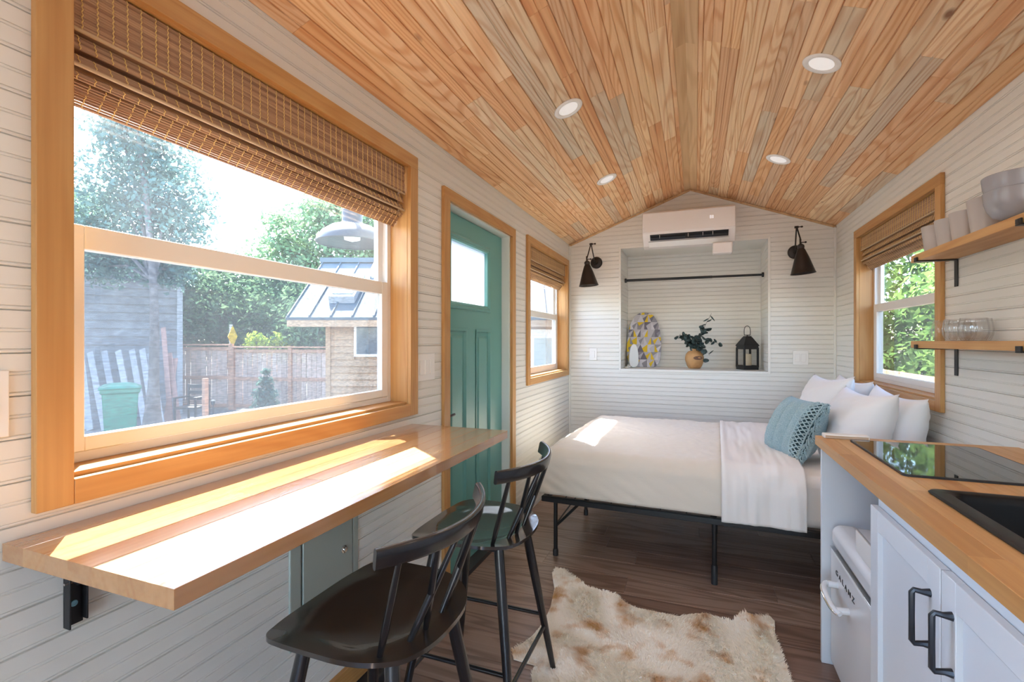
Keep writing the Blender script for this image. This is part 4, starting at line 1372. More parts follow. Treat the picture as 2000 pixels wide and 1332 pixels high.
mb.box(.012, BL - .005, .012, BW - .012, FZ + .002, MZ)
o = build(mb, 'mattress', M['sheet'], None, bevel=.05, seg=5)
tag(o, 'white sheeted mattress on the black bed frame', 'mattress'); bed_place(o)
def fold(b, lo, hi, r):
    if b > hi - r:
        s = b - (hi - r)
        if s < r * PI / 2:
            t = s / r; return hi - r + r * math.sin(t), r * (1 - math.cos(t))
        return hi, r + s - r * PI / 2
    if b < lo + r:
        s = (lo + r) - b
        if s < r * PI / 2:
            t = s / r; return lo + r - r * math.sin(t), r * (1 - math.cos(t))
        return lo, r + s - r * PI / 2
    return b, 0.0
def fbm(x, y, z=0):
    return mnoise.noise(Vector((x, y, z))) + .5 * mnoise.noise(Vector((x * 2.1, y * 2.1, z + 5)))
def cloth(name, m, x0, x1, fx0, y0, y1, top, r, dx0, dfront, dback, nx, ny, disp, thick=.008):
    """cloth over the bed: hangs DFRONT down the near side, DX0 down the foot end"""
    mb = MB()
    def fn(a, b):
        xa = (x0 - dx0) + (x1 - x0 + dx0) * a
        yb_ = (y0 - dfront) + (y1 - y0 + dfront + dback) * b
        px_, zx = fold(xa, x0, 1e3, r) if fx0 else (xa, 0)
        py_, zy = fold(yb_, y0, y1, r)
        p = Vector((px_, py_, top - max(zx, zy)))
        if zy > r * .8 and py_ < (y0 + y1) / 2: nrm = Vector((0, -1, .1))
        elif zy > r * .8: nrm = Vector((0, 1, .1))
        elif zx > r * .8: nrm = Vector((-1, 0, .1))
        else:
            k = max(zx, zy) / r
            nrm = Vector((-k if zx > zy else 0, -k if zy >= zx and py_ < (y0 + y1) / 2 else 0, 1 - .5 * k))
        return tuple(p + nrm.normalized() * disp(xa, yb_, p, zx, zy))
    mb.grid(nx, ny, fn)
    return build(mb, name, m, None, smooth=80, solid=thick, fixn=False)
def d_blanket(xa, yb_, p, zx, zy):
    if zy > .05 and p.y < .3:        # near side: diagonal drape folds
        k = min(1, zy / .15)
        return .006 + k * (.010 * fbm(p.x * 5 + p.z * 9, p.z * 3 - p.x * 1.5) + .004 * mnoise.noise(Vector((p.x * 14 + p.z * 22, p.z * 5, 2)))) + .012 * k
    w = .5 + .5 * min(1, max(0, (p.x - .5) / .4))
    return .004 + .007 * fbm(p.x * 6, p.y * 5) + w * .0075 * fbm(p.x * 24, p.y * 20, 3) + .008 * (1 - abs(2 * p.y / BW - 1) ** 3)
o = cloth('blanket', M['linen'], -.004, 1.09, True, -.006, BW + .004, MZ + .016, .075, .225, .222, .22, 120, 150, d_blanket)
tag(o, 'cream blanket spread over the bed with its edge hanging to the frame', 'blanket'); bed_place(o)
def d_sheet(xa, yb_, p, zx, zy):
    k = min(1, zy / .12)
    rip = (.009 + .010 * k) * fbm(p.x * 13, p.y * 1.8 + (p.z * 1.5 if zy > .05 else 0), 7) + .004 * mnoise.noise(Vector((p.x * 40, p.y * 3 + p.z * 3, 1)))
    ed = .010 * math.exp(-((p.x - 1.02) / .02) ** 2)
    return .006 + .034 * k + rip + ed + .006 * (1 - abs(2 * p.y / BW - 1) ** 3)
o = cloth('top_sheet', M['sheet'], 1.005, 1.385, False, -.012, BW + .008, MZ + .028, .075, 0, .252, .2, 60, 150, d_sheet, .005)
tag(o, 'white top sheet folded back across the blanket and hanging over the near side', 'sheet'); bed_place(o)

# pillows
def pillow_mesh(w, h, t, seed, n=30, pinch=.19, sharp=.55):
    mb = MB()
    for s in (1, -1):
        def fn(a, b):
            u, v = 2 * a - 1, 2 * b - 1
            x = u * w / 2 * (1 - pinch * (1 - v * v) * abs(u) ** 2 * .8)
            y = v * h / 2 * (1 - pinch * (1 - u * u) * abs(v) ** 2 * .8)
            th = t / 2 * ((1 - abs(u) ** 2.6) * (1 - abs(v) ** 2.6)) ** sharp
            wr = .10 * th * fbm(u * 2.2 + seed, v * 2.2, s * 3) + .0075 * fbm(u * 3.2 + seed + v, v * 6.5 - u, s) * (th / (t / 2)) + .004 * math.sin(9 * (abs(u) - abs(v)) + 3 * fbm(u * 2, v * 2, seed)) * (abs(u * v)) ** .7 * (th / (t / 2)) ** .5
            return (x, y, s * (th + wr))
        st = len(mb.v)
        mb.grid(n, n, fn)
        if s < 0:
            k = len(mb.f) // 2
            mb.f[k:] = [q[::-1] for q in mb.f[k:]]
    bm_ = None
    return mb
def frame_mx(c, wdir, hdir):
    wv = Vector(wdir).normalized(); hv_ = Vector(hdir); hv_ = (hv_ - wv * hv_.dot(wv)).normalized(); nv = wv.cross(hv_)
    return Matrix(((wv.x, hv_.x, nv.x, c[0]), (wv.y, hv_.y, nv.y, c[1]), (wv.z, hv_.z, nv.z, c[2]), (0, 0, 0, 1)))
def pillow(label, c, wdir, lean, w=.68, h=.43, t=.17, seed=0, cat='pillow'):
    mb = pillow_mesh(w, h, t, seed)
    o = build(mb, 'bed_pillow', M['pillow'], None, smooth=80, fixn=False)
    bm = bmesh.new(); bm.from_mesh(o.data); bmesh.ops.remove_doubles(bm, verts=bm.verts, dist=.0006); bm.to_mesh(o.data); bm.free()
    o.matrix_world = frame_mx(c, wdir, lean)
    return tag(o, label, cat, 'white bed pillows')
pillow('white pillow against the wall under the window, the one nearest the kitchen counter', (.962, 3.09, .808), (0, -1, -.02), (.16, 0, 1), w=.70, h=.46, t=.19, seed=1)
pillow('white pillow against the wall in the far corner of the bed', (.962, 3.82, .820), (0, -1, 0), (.14, 0, 1), w=.74, h=.47, t=.19, seed=2)
pillow('white pillow in the front row, just behind the counter end', (.800, 3.08, .812), (.06, -1, .03), (.32, 0, 1), w=.70, h=.47, t=.22, seed=3)
pillow('white pillow in the front row, behind the teal cushion', (.785, 3.74, .830), (.10, -1, .04), (.30, 0, 1), w=.70, h=.50, t=.20, seed=4)
# knitted cushion with lattice edge and tassels
cm = frame_mx((.543, 3.205, .788), (.271, -.963, .007), (.40, .119, .909))
cu = thing('knit_cushion', 'teal knitted cushion with fringed crochet edge leaning on the white pillows', 'cushion', (0, 0, 0))
def cush(a, b, s, ribs=1.0):
    u, v = 2 * a - 1, 2 * b - 1
    x = u * .212 * (1 - .06 * (1 - v * v) * u * u); y = v * .182 * (1 - .06 * (1 - u * u) * v * v)
    th = .098 * ((1 - abs(u) ** 2.4) * (1 - abs(v) ** 2.4)) ** .5
    k = th / .098
    rib = ribs * (.034 * abs(math.sin((u + .15 * v * v) * 6.6 + .5)) ** .9 - .020) * k + .004 * fbm(u * 14, v * 14, 3)
    return x, y, s * (th + rib)
for s in (1, -1):
    mb = MB(); mb.grid(90, 44, lambda a, b, s=s: cush(a, b, s))
    if s < 0: mb.f = [q[::-1] for q in mb.f]
    if s > 0:
        mb.mi = [1 if (i // 44) / 90 > .885 else 0 for i in range(len(mb.f))]
    build(mb, 'cover', [M['knit'], M['knitdark']], cu, smooth=80, fixn=False)
mb = MB()
for k in range(-3, 19):
    for sgn in (1, -1):
        pts = []
        for i in range(9):
            t = i / 8; v = -1 + 2 * (k / 15 + (sgn * t * .13 if sgn > 0 else .13 - t * .13))
            if abs(v) > .99: continue
            u = .76 + .23 * t
            x, y, z = cush((u + 1) / 2, (v + 1) / 2, 1, 0)
            pts.append((x, y, z + .012))
        if len(pts) > 2: mb.tube(pts, .0036, n=5)
for u in (.76, .985):
    pts = []
    for i in range(25):
        v = -.97 + 1.94 * i / 24
        x, y, z = cush((u + 1) / 2, (v + 1) / 2, 1, 0)
        pts.append((x, y, z + .012))
    mb.tube(pts, .0042, n=5)
build(mb, 'crochet_lattice', M['tassel'], cu, smooth=60, kind='stuff')
mb = MB(); rng = random.Random(4)
for i in range(170):
    v = rng.uniform(-1, 1)
    y = v * .18; x = .21 * (1 - .06 * (1 - v * v))
    L_ = rng.uniform(.02, .045)
    dx, dy, dz = rng.uniform(.2, 1), rng.uniform(-1, .2), rng.uniform(-.2, .7)
    p0 = Vector((x - .004, y, rng.uniform(-.004, .014))); dv = Vector((dx, dy, dz)).normalized() * L_
    mb.tube([p0, p0 + dv * .5 + Vector((0, 0, .004)), p0 + dv + Vector((0, -.008, 0))], [.0028, .0026, .0016], n=4)
for i in range(150):
    u = rng.uniform(.0, 1)
    p0 = Vector((u * .209, -.176, rng.uniform(-.004, .014))); dv = Vector((rng.uniform(-.5, .6), -.5, rng.uniform(0, .9))).normalized() * rng.uniform(.025, .055)
    mb.tube([p0, p0 + dv * .5, p0 + dv], [.0028, .0026, .0016], n=4)
build(mb, 'fringe', M['tassel'], cu, kind='stuff')
cu.matrix_world = cm

# ---------------------------------------------------------------- kitchen run on the right
KX = .456
CZ0, CZ1 = .874, .910
SK = (.549, 1.035, .840, 1.532)                 # sink rim outline
ct = thing('worktop', 'butcher block kitchen worktop along the right wall', 'worktop', (KX, .4, CZ0))
staves(ct, M['block'], KX, RX - .001, -1.5, 2.273, CZ0, CZ1, 12, ops=[(SK[0] + .012, SK[1] - .012, SK[2] + .012, SK[3] - .012)], lo=.5, hi=1.3)
def loops_mesh(mb, loops, cap=True):
    n = len(loops[0]); st = len(mb.v)
    mb.v += [p for l in loops for p in l]
    nf = [(st + i * n + j, st + i * n + (j + 1) % n, st + (i + 1) * n + (j + 1) % n, st + (i + 1) * n + j) for i in range(len(loops) - 1) for j in range(n)]
    if cap: nf.append(tuple(range(st + (len(loops) - 1) * n, st + len(loops) * n)))
    mb.f += nf; mb.mi += [0] * len(nf)
    return mb
sk = thing('sink', 'black composite sink set into the butcher block worktop', 'sink', (.79, 1.18, .70))
def rl(g, r, z):
    return [(x, y, z) for x, y in rrect(SK[0] + g, SK[1] - g, SK[2] + g, SK[3] - g, r, 6)]
mb = MB()
loops_mesh(mb, [rl(.013, .02, .885), rl(.003, .024, CZ1 + .0005), rl(0, .026, CZ1 + .004), rl(.004, .024, CZ1 + .008), rl(.034, .02, CZ1 + .009), rl(.038, .03, CZ1 + .005), rl(.041, .035, CZ1 - .01), rl(.05, .04, .74), rl(.075, .05, .705), rl(.10, .05, .70)])
build(mb, 'basin', M['sink'], sk, smooth=40, fixn=False)
mb = MB(); mb.lathe([(.045, 0), (.045, .004), (.03, .005), (.028, .002)], c=(.79, 1.18, .7005), n=24); build(mb, 'drain', M['steel'], sk, smooth=40)
hb = thing('hob', 'black glass ceramic hob on the worktop', 'hob', (.75, 1.93, CZ1))
mb = MB(); mb.extr(rrect(.556, .934, 1.674, 2.184, .014), CZ1 + .0015, CZ1 + .0065, lambda p, q, a: (p, q, a)); build(mb, 'glass_top', M['hob'], hb, bevel=.001)
mb = MB()
lo, li = [(x, y) for x, y in rrect(.552, .938, 1.670, 2.188, .016)], [(x, y) for x, y in rrect(.556, .934, 1.674, 2.184, .014)]
loops_mesh(mb, [[(x, y, CZ1) for x, y in lo], [(x, y, CZ1 + .0062) for x, y in lo], [(x, y, CZ1 + .0062) for x, y in li], [(x, y, CZ1) for x, y in li]], cap=False)
build(mb, 'edge_trim', M['darkvent'], hb)
wbx = thing('slim_box', 'slim white box with a tan front at the far end of the worktop', 'box', (.55, 2.235, CZ1))
build(MB().box(.475, .628, 2.215, 2.255, CZ1 + .0005, CZ1 + .017), 'box_body', M['cream'], wbx, bevel=.004)
build(MB().box(.480, .622, 2.214, 2.2155, CZ1 + .003, CZ1 + .0125), 'box_front', mat('tan_card', (.50, .38, .27), .6), wbx)
# cabinets: carcass, shaker doors, bow handles
def cabinet(label, y0, y1, doors, loc):
    r = thing('base_cabinet', label, 'cabinet', loc)
    mb = MB()
    mb.box(.492, RX - .001, y0, y1, .10, .872) if False else None
    mb.box(.492, RX - .002, y0, y0 + .016, .10, .873); mb.box(.492, RX - .002, y1 - .016, y1, .10, .873)
    mb.box(.492, RX - .002, y0 + .016, y1 - .016, .10, .116); mb.box(RX - .010, RX - .002, y0 + .016, y1 - .016, .116, .70)
    mb.box(.492, .510, y0 + .016, y1 - .016, .815, .873)
    build(mb, 'carcass', M['cabinet'], r, bevel=.001)
    build(MB().box(.545, .56, y0 + .002, y1 - .002, 0, .10), 'toe_kick', M['cabinet'], r)
    for a, b, hy in doors:
        x0, x1 = .472, .490
        f = .058
        mb = MB()
        z0, z1 = .108, .824
        mb.box(x0, x1, a, a + f, z0, z1); mb.box(x0, x1, b - f, b, z0, z1)
        mb.box(x0, x1, a + f, b - f, z0, z0 + f); mb.box(x0, x1, a + f, b - f, z1 - f, z1)
        d = build(mb, 'door', M['cabinet'], r, bevel=.0015)
        build(MB().box(x0 + .012, x1 - .002, a + f, b - f, z0 + f, z1 - f), 'door_panel', M['cabinet'], d)
        hx, za, zb = .440, .640, .752
        mb = MB()
        path = [(x0 + .001, hy, zb), (hx + .018, hy, zb), (hx + .004, hy, zb + .002), (hx, hy, zb - .004), (hx, hy, (za + zb) / 2), (hx, hy, za + .004), (hx + .004, hy, za - .002), (hx + .018, hy, za), (x0 + .001, hy, za)]
        mb.tube(path, [.0095, .0062, .0058, .0062, .0058, .0062, .0058, .0062, .0095], n=8)
        build(mb, 'bow_handle', M['gunmetal'], d, smooth=40, label='dark grey bow handle')
    return r
cabinet('white shaker sink cabinet with two dark bow handles beside the fridge', .815, 1.668, [(1.243, 1.664, 1.288), (.819, 1.238, 1.193)], (.75, 1.24, 0))
cabinet('white shaker base cabinet nearest the camera at the right edge', -.04, .811, [(.387, .807, .43), (-.036, .382, .34)], (.75, .39, 0))
ep = build(MB().box(.475, RX - .001, 2.254, 2.272, 0, .8735), 'end_panel', M['cabinet'], None, bevel=.001)
tag(ep, 'white upright panel carrying the far end of the worktop beside the bed', 'panel')
# mini fridge
fr = thing('mini_fridge', 'small white retro refrigerator with rounded top under the worktop', 'refrigerator', (.75, 1.985, 0))
fy0, fy1 = 1.735, 2.235
def fprof(x0, x1, z0, z1, r):
    return rrect(x0, x1, z0, z1, r, 6)
build(MB().box(.545, 1.03, fy0, fy1, .02, .575), 'body', M['white'], fr, bevel=.045, seg=6)
build(MB().box(.500, .538, fy0 + .002, fy1 - .002, .03, .4825), 'door', M['white'], fr, bevel=.012, seg=4)
build(MB().box(.500, .60, fy0 + .002, fy1 - .002, .4845, .578), 'top_door', M['white'], fr, bevel=.034, seg=6)
build(MB().box(.4990, .54, fy0 + .004, fy1 - .004, .4826, .4845), 'trim_strip', M['steel'], fr, bevel=.001)
mb = MB()
hp = bez([(.503, 2.13, .375), (.463, 2.125, .380), (.448, 2.09, .377), (.446, 2.04, .368), (.455, 1.99, .352), (.470, 1.965, .345)], 5)
mb.tube(hp, .009, n=10); mb.tube([(.503, 1.985, .350), (.462, 1.98, .349)], .012, n=10); mb.tube([(.503, 2.125, .376), (.465, 2.12, .379)], .012, n=10)
build(mb, 'door_handle', M['white'], fr, smooth=50)
build(MB().tube([(p.x - .0085, p.y, p.z - .003) for p in hp[5:]], .0045, n=8), 'handle_trim', M['steel'], fr, smooth=50)
me = text_mesh('GALANZ', .027)
me.materials.append(M['gunmetal'])
lo_ = bpy.data.objects.new('door_lettering', me); link(lo_, fr)
TM = Matrix(((0, 0, -1, .4992), (-1.55, 0, 0, 2.035), (0, 1, 0, .417), (0, 0, 0, 1)))
me.transform(Matrix.Translation(-ORG[fr.name]) @ TM)
o = build(MB().box(.512, .516, 1.76, 1.955, .579, .650), 'white_card', M['cream'], None, bevel=.001)
tag(o, 'small white upright card standing on top of the small fridge', 'card')

# ---------------------------------------------------------------- wall shelves
def shelf(label, zt):
    r = thing('wall_shelf', label, 'shelf', (RX, 2.1, zt - .032))
    build(MB().cbox(.948, RX - .001, 1.30, 2.785, zt - .032, zt, c=.0015, along=1), 'shelf_board', M['shelf'], r)
    for y in (2.715, 1.965, 1.42):
        mb = MB()
        w = .014
        mb.box(RX - .005, RX - .0005, y - w, y + w, zt - .155, zt - .033)
        mb.box(.940, RX - .005, y - w, y + w, zt - .0375, zt - .0325)
        mb.box(.940, .9455, y - w, y + w, zt - .0325, zt - .016)
        build(mb, 'bracket', M['blackmetal'], r, bevel=.0008)
    return r
US, LS = 1.692, 1.294
shelf('upper oak wall shelf on black brackets holding cups and bowls', US)
shelf('lower oak wall shelf on black brackets holding clear glasses', LS)
def cup(y, label, h=.118, r0=.048, r1=.061):
    mb = MB(); mb.lathe([(r0 * .9, 0), (r0, .003), (r1, h - .001), (r1 - .0012, h), (r1 - .0024, h - .001), (r0 - .003, .007), (.001, .006)], c=(0, 0, 0), n=32)
    o = build(mb, 'tumbler', M['frosted_cup'], None, smooth=40)
    o.location = (1.022, y, US + .0005)
    return tag(o, label, 'cup', 'frosted tumblers on the upper shelf')
cup(2.705, 'frosted tumbler on the upper shelf, furthest from the bowls at the shelf end')
cup(2.578, 'second frosted tumbler from the shelf end on the upper shelf')
cup(2.450, 'third frosted tumbler from the shelf end on the upper shelf')
cup(2.290, 'frosted tumbler on the upper shelf, right beside the stacked bowls', .128, .056, .070)
for i, (dz, lab) in enumerate(((0, 'grey glossy bowl at the bottom of the stack on the upper shelf'), (.050, 'grey bowl nested in the top of the stack on the upper shelf'))):
    R = .092
    pr = [(.035, 0), (.040, .002), (.066, .016), (.082, .040), (.089, .066), (R, .098), (R - .002, .100), (R - .004, .098), (.084, .066), (.077, .042), (.060, .020), (.001, .010)]
    mb = MB(); mb.lathe(pr, n=40)
    o = build(mb, 'bowl', M['bowl'], None, smooth=50)
    o.location = (1.000 - .003 * i, 2.075, US + .0005 + dz)
    tag(o, lab, 'bowl', 'bowls stacked on the upper shelf')
rng = random.Random(8)
for i, (x, y, lab) in enumerate(((1.015, 2.625, 'clear ribbed glass on the lower shelf, apart at the shelf end'), (1.030, 2.522, 'clear ribbed glass on the lower shelf, second from the shelf end'), (.990, 2.462, 'clear ribbed glass at the front of the lower shelf cluster'),
                                 (1.038, 2.418, 'clear ribbed glass at the back of the lower shelf cluster'), (1.000, 2.362, 'clear ribbed glass on the lower shelf, nearest the camera'))):
    wob = lambda a, z: 1 + .045 * math.cos(10 * a)
    mb = MB(); mb.lathe([(.030, 0), (.036, .003), (.044, .025), (.046, .045), (.043, .070), (.039, .088), (.0375, .0885), (.0365, .087), (.0405, .069), (.0435, .045), (.0415, .026), (.032, .008), (.001, .007)], n=84, wob=wob)
    o = build(mb, 'ribbed_glass', M['clear'], None, smooth=50)
    o.location = (x, y, LS + .0005)
    tag(o, lab, 'glass', 'ribbed glasses on the lower shelf')

# ---------------------------------------------------------------- back wall fittings
ac = thing('air_conditioner', 'white wall mounted air conditioner above the niche', 'air conditioner', (-.063, DY, 2.16))
ax0, ax1, az0, az1, ay = -.447, .321, 2.150, 2.460, 4.490
pr = [(DY - .001, az1 - .01), (DY - .03, az1), (ay + .035, az1), (ay + .012, az1 - .006), (ay + .002, az1 - .02), (ay, az1 - .05), (ay, 2.262), (ay + .004, 2.252), (ay + .06, 2.200), (ay + .10, az0 + .012), (DY - .04, az0), (DY - .001, az0)]
mb = MB(); mb.extr(pr, ax0, ax1, lambda p, q, a: (a, p, q)); build(mb, 'housing', M['pinkwhite'], ac, bevel=.006, seg=3)
build(MB().box(ax0 + .003, ax1 - .003, ay - .004, ay + .003, 2.268, az1 - .018), 'front_cover', M['pinkwhite'], ac, bevel=.003)
mb = MB(); mb.extr([(ay + .006, 2.2485), (ay + .050, 2.208), (ay + .046, 2.203), (ay + .002, 2.244)], ax0 + .065, ax1 - .055, lambda p, q, a: (a, p, q)); build(mb, 'air_outlet', M['darkvent'], ac)
for i in range(2):
    xa, xb = (ax0 + .075, -.085) if i == 0 else (-.045, ax1 - .065)
    mb = MB(); mb.extr([(ay + .010, 2.228), (ay + .038, 2.206), (ay + .034, 2.200), (ay + .006, 2.222)], xa, xb, lambda p, q, a: (a, p, q)); build(mb, 'louvre', M['gunmetal'], ac)
for x in (-.30, -.06, .06, .14):
    build(MB().box(x, x + .003, ay - .002, ay + .02, 2.214, 2.240), 'vane', M['cream'], ac)
mb = MB(); mb.extr([(ay + .055, 2.198), (ay + .10, az0 + .008), (ay + .095, az0 + .002), (ay + .05, 2.192)], ax0 + .05, ax1 - .05, lambda p, q, a: (a, p, q)); build(mb, 'flap', M['cream'], ac, bevel=.001)
for x in (.118, .135):
    build(MB().box(x, x + .011, ay - .0055, ay - .0040, 2.352, 2.378), 'display', M['display'], ac)
o = build(MB().box(.140, .298, 4.50, 4.60, 2.048, 2.146), 'line_box', M['pinkwhite'], None, bevel=.012, seg=3)
tag(o, 'small white box hanging below the right end of the air conditioner', 'box')

def sconce(label, plate, joint, top, mid, sgn):
    r = thing('wall_sconce', label, 'wall lamp', plate)
    p, j, t, m = map(Vector, (plate, joint, top, mid))
    mb = MB(); mb.lathe([(.058, 0), (.058, .008), (.052, .016), (.020, .022), (.014, .034)], n=28); mb.xf(Matrix.Translation((p.x, DY, p.z)) @ Matrix.Rotation(PI / 2, 4, 'X')); build(mb, 'wall_plate', M['bronze'], r, smooth=40)
    k = Vector((p.x - sgn * .008, DY - .045, p.z))
    build(MB().tube([(p.x - sgn * .008, DY - .02, p.z), k, k + (j - k) * .06], .008, n=10), 'knuckle', M['bronze'], r, smooth=60)
    build(MB().tube([k, j], .0055, n=10), 'arm', M['bronze'], r, smooth=60)
    build(MB().tube([j + Vector((0, -.008, 0)), t + Vector((0, 0, .05))], .0055, n=10), 'arm', M['bronze'], r, smooth=60)
    mb = MB(); mb.tube([j + Vector((-.014, 0, 0)), j + Vector((.014, 0, 0))], .010, n=10); mb.tube([j, j + Vector((sgn * .034, -.004, 0))], .004, n=8); mb.lathe([(.002, -.008), (.008, -.004), (.008, .004), (.002, .008)], c=tuple(j + Vector((sgn * .038, -.004, 0))), n=10)
    build(mb, 'joint', M['bronze'], r, smooth=50)
    ax = (t - m).normalized()
    q = ax.to_track_quat('Z', 'Y').to_matrix().to_4x4()
    L_ = (t - m).length
    mb = MB(); mb.lathe([(.090, 0), (.091, .003), (.088, .005), (.075, L_ * .22), (.052, L_ * .58), (.030, L_ * .86), (.022, L_ * .93), (.022, L_ * .95)], n=36, caps=False); mb.xf(Matrix.Translation(m) @ q)
    build(mb, 'shade', M['bronze'], r, smooth=50, solid=.002)
    mb = MB(); mb.lathe([(.023, L_ * .93), (.026, L_ * .96), (.026, L_ * 1.04), (.018, L_ * 1.08), (.008, L_ * 1.12), (.006, L_ * 1.30)], n=20); mb.xf(Matrix.Translation(m) @ q); build(mb, 'socket_cap', M['bronze'], r, smooth=40)
    mb = MB(); mb.lathe([(.012, L_ * .85), (.026, L_ * .6), (.030, L_ * .45), (.022, L_ * .3), (.002, L_ * .25)], n=16); mb.xf(Matrix.Translation(m) @ q); build(mb, 'bulb', M['cream'], r, smooth=60)
    t2 = t + Vector((0, 0, .035))
    mb = MB(); mb.tube([t2, t2 + Vector((sgn * .03, 0, 0))], .004, n=8); mb.lathe([(.002, -.008), (.008, -.004), (.008, .004), (.002, .008)], c=tuple(t2 + Vector((sgn * .034, 0, 0))), n=10); build(mb, 'thumb_screw', M['bronze'], r, smooth=50)
    return r
sconce('dark bronze cone wall sconce left of the niche', (-.903, DY, 2.058), (-.925, 4.54, 2.214), (-.955, 4.50, 2.030), (-.939, 4.50, 1.816), 1)
sconce('dark bronze cone wall sconce right of the niche', (.795, DY, 2.050), (.779, 4.54, 2.232), (.803, 4.50, 2.062), (.820, 4.50, 1.842), 1)

def plate(name, label, F, cu_, cz, w, h, n, grp=None):
    c = F(cu_, cz, PT)
    r = thing(name, label, 'light switch', c, grp)
    def bx(nm, a0_, a1_, z0, z1, d0, d1, bv):
        p, q = F(cu_ + a0_, cz + z0, PT + d0), F(cu_ + a1_, cz + z1, PT + d1)
        return build(MB().box(p[0], q[0], p[1], q[1], p[2], q[2]), nm, M['cream'], r, bevel=bv)
    bx('cover_plate', -w / 2, w / 2, -h / 2, h / 2, .0003, .006, .002)
    for i in range(n):
        o_ = (i - (n - 1) / 2) * .046
        bx('rocker', o_ - .0165, o_ + .0165, -.033, .033, .006, .0095, .001)
    return r
plate('switch_plate', 'white three rocker switch plate between the big window and the door', FL, 1.955, 1.172, .150, .124, 3)
plate('switch_plate', 'white switch plate at the left edge, left of the big window casing', FL, .435, 1.180, .12, .122, 2)
plate('switch_plate', 'white single switch plate on the back wall left of the niche', FB, -.935, 1.165, .075, .118, 1)
plate('switch_plate', 'white switch plate on the back wall right of the niche', FB, .835, 1.152, .115, .122, 2)

# ---------------------------------------------------------------- things in the niche
rd = thing('tension_rod', 'black tension rod across the upper part of the niche', 'rod', (NX0, 4.97, 1.905))
build(MB().tube([(NX0 + .01, 4.965, 1.905), (.15, 4.965, 1.905)], .0125, n=14), 'outer_tube', M['blackmetal'], rd, smooth=60)
build(MB().tube([(.15, 4.965, 1.905), (NX1 - .01, 4.965, 1.905)], .0105, n=14), 'inner_tube', M['blackmetal'], rd, smooth=60)
for a, b in ((NX0, NX0 + .018), (NX1 - .018, NX1)):
    mb = MB(); mb.tube([(a + .0005, 4.965, 1.905), (b - .0005, 4.965, 1.905)], .022, n=18); build(mb, 'end_cap', M['darkvent'], rd, smooth=60)
# table top ironing board with printed cover
ib = thing('ironing_board', 'small ironing board with yellow and grey triangle print standing in the niche', 'ironing board', (-.49, 5.05, NZ0))
IH, IW = .570, .170
out = []
for i in range(40):
    a = 2 * PI * i / 40
    c, s = math.cos(a), math.sin(a)
    if s >= 0: out.append((IW * math.copysign(abs(c) ** .75, c), .20 + (IH - .20) * s ** .95))
    else: out.append((IW * math.copysign(abs(c) ** .36, c) * (1 - .12 * abs(s)), .20 - .20 * abs(s) ** .5))
def clip(poly, P):
    for (x0, y0), (x1, y1) in zip(P, P[1:] + P[:1]):
        res = []
        if not poly: break
        for (ax, ay_), (bx, by) in zip(poly, poly[1:] + poly[:1]):
            da = (x1 - x0) * (ay_ - y0) - (y1 - y0) * (ax - x0); db = (x1 - x0) * (by - y0) - (y1 - y0) * (bx - x0)
            if da >= 0: res.append((ax, ay_))
            if da * db < 0:
                t = da / (da - db); res.append((ax + (bx - ax) * t, ay_ + (by - ay_) * t))
        poly = res
    return poly
IM = Matrix.Translation((-.492, 5.045, NZ0 + .002)) @ Matrix.Rotation(math.radians(-11), 4, 'X') @ Matrix.Rotation(math.radians(3), 4, 'Z')
mb = MB(); mb.extr(out, .0, .030, lambda p, q, a: (p, a, q)); mb.xf(IM)
build(mb, 'board', M['ib0'], ib, bevel=.006, seg=3)
mb = MB(); rng = random.Random(12)
tw, th_ = .070, .078
for r_ in range(-1, 9):
    for c_ in range(-4, 5):
        x = c_ * tw + (r_ % 2) * tw / 2; y = r_ * th_
        for tri in ([(x, y), (x + tw, y), (x + tw / 2, y + th_)], [(x + tw / 2, y + th_), (x + tw, y), (x + 1.5 * tw, y + th_)]):
            hx = (tri[0][0] + tri[1][0] + tri[2][0]) / 3
            for half in ([tri[0], ((tri[0][0] + tri[1][0]) / 2, (tri[0][1] + tri[1][1]) / 2), tri[2]], [((tri[0][0] + tri[1][0]) / 2, (tri[0][1] + tri[1][1]) / 2), tri[1], tri[2]]):
                p = clip(half, out)
                if len(p) < 3: continue
                k = rng.choices((0, 1, 2, 3, 4), (4, 2.2, 2.2, 3, 1.5))[0]
                mb.add([(a, -.0015, b) for a, b in p], [tuple(range(len(p)))], k)
mb.xf(IM)
build(mb, 'printed_cover', [M['ib0'], M['ib1'], M['ib2'], M['ib3'], M['ib4']], ib, fixn=False)
ir = thing('clothes_iron', 'small white clothes iron standing on its heel before the ironing board', 'iron', (-.575, 4.95, NZ0))
teard = [(.048 * math.copysign(abs(math.cos(a)) ** .8, math.cos(a)), .07 + (.165 if math.sin(a) > 0 else .068) * math.sin(a)) for a in [2 * PI * i / 28 for i in range(28)]]
MI = Matrix.Translation((-.575, 4.95, NZ0 + .002)) @ Matrix.Rotation(math.radians(25), 4, 'Z')
mb = MB(); mb.extr(teard, 0, .008, lambda p, q, a: (p, a, q)); mb.xf(MI); build(mb, 'sole_plate', M['white'], ir, bevel=.002)
mb = MB(); mb.extr([(x * .88, .012 + (y - .012) * .93) for x, y in teard], .008, .05, lambda p, q, a: (p, a, q)); mb.xf(MI); build(mb, 'iron_body', M['cream'], ir, bevel=.012, seg=3)
mb = MB(); mb.tube(bez([(0, .045, .03), (0, .10, .035), (0, .11, .10), (0, .07, .16), (0, .045, .17)], 6), .012, n=10); mb.xf(MI); build(mb, 'iron_handle', mat('lilac_plastic', (.55, .48, .62), .4), ir, smooth=60)
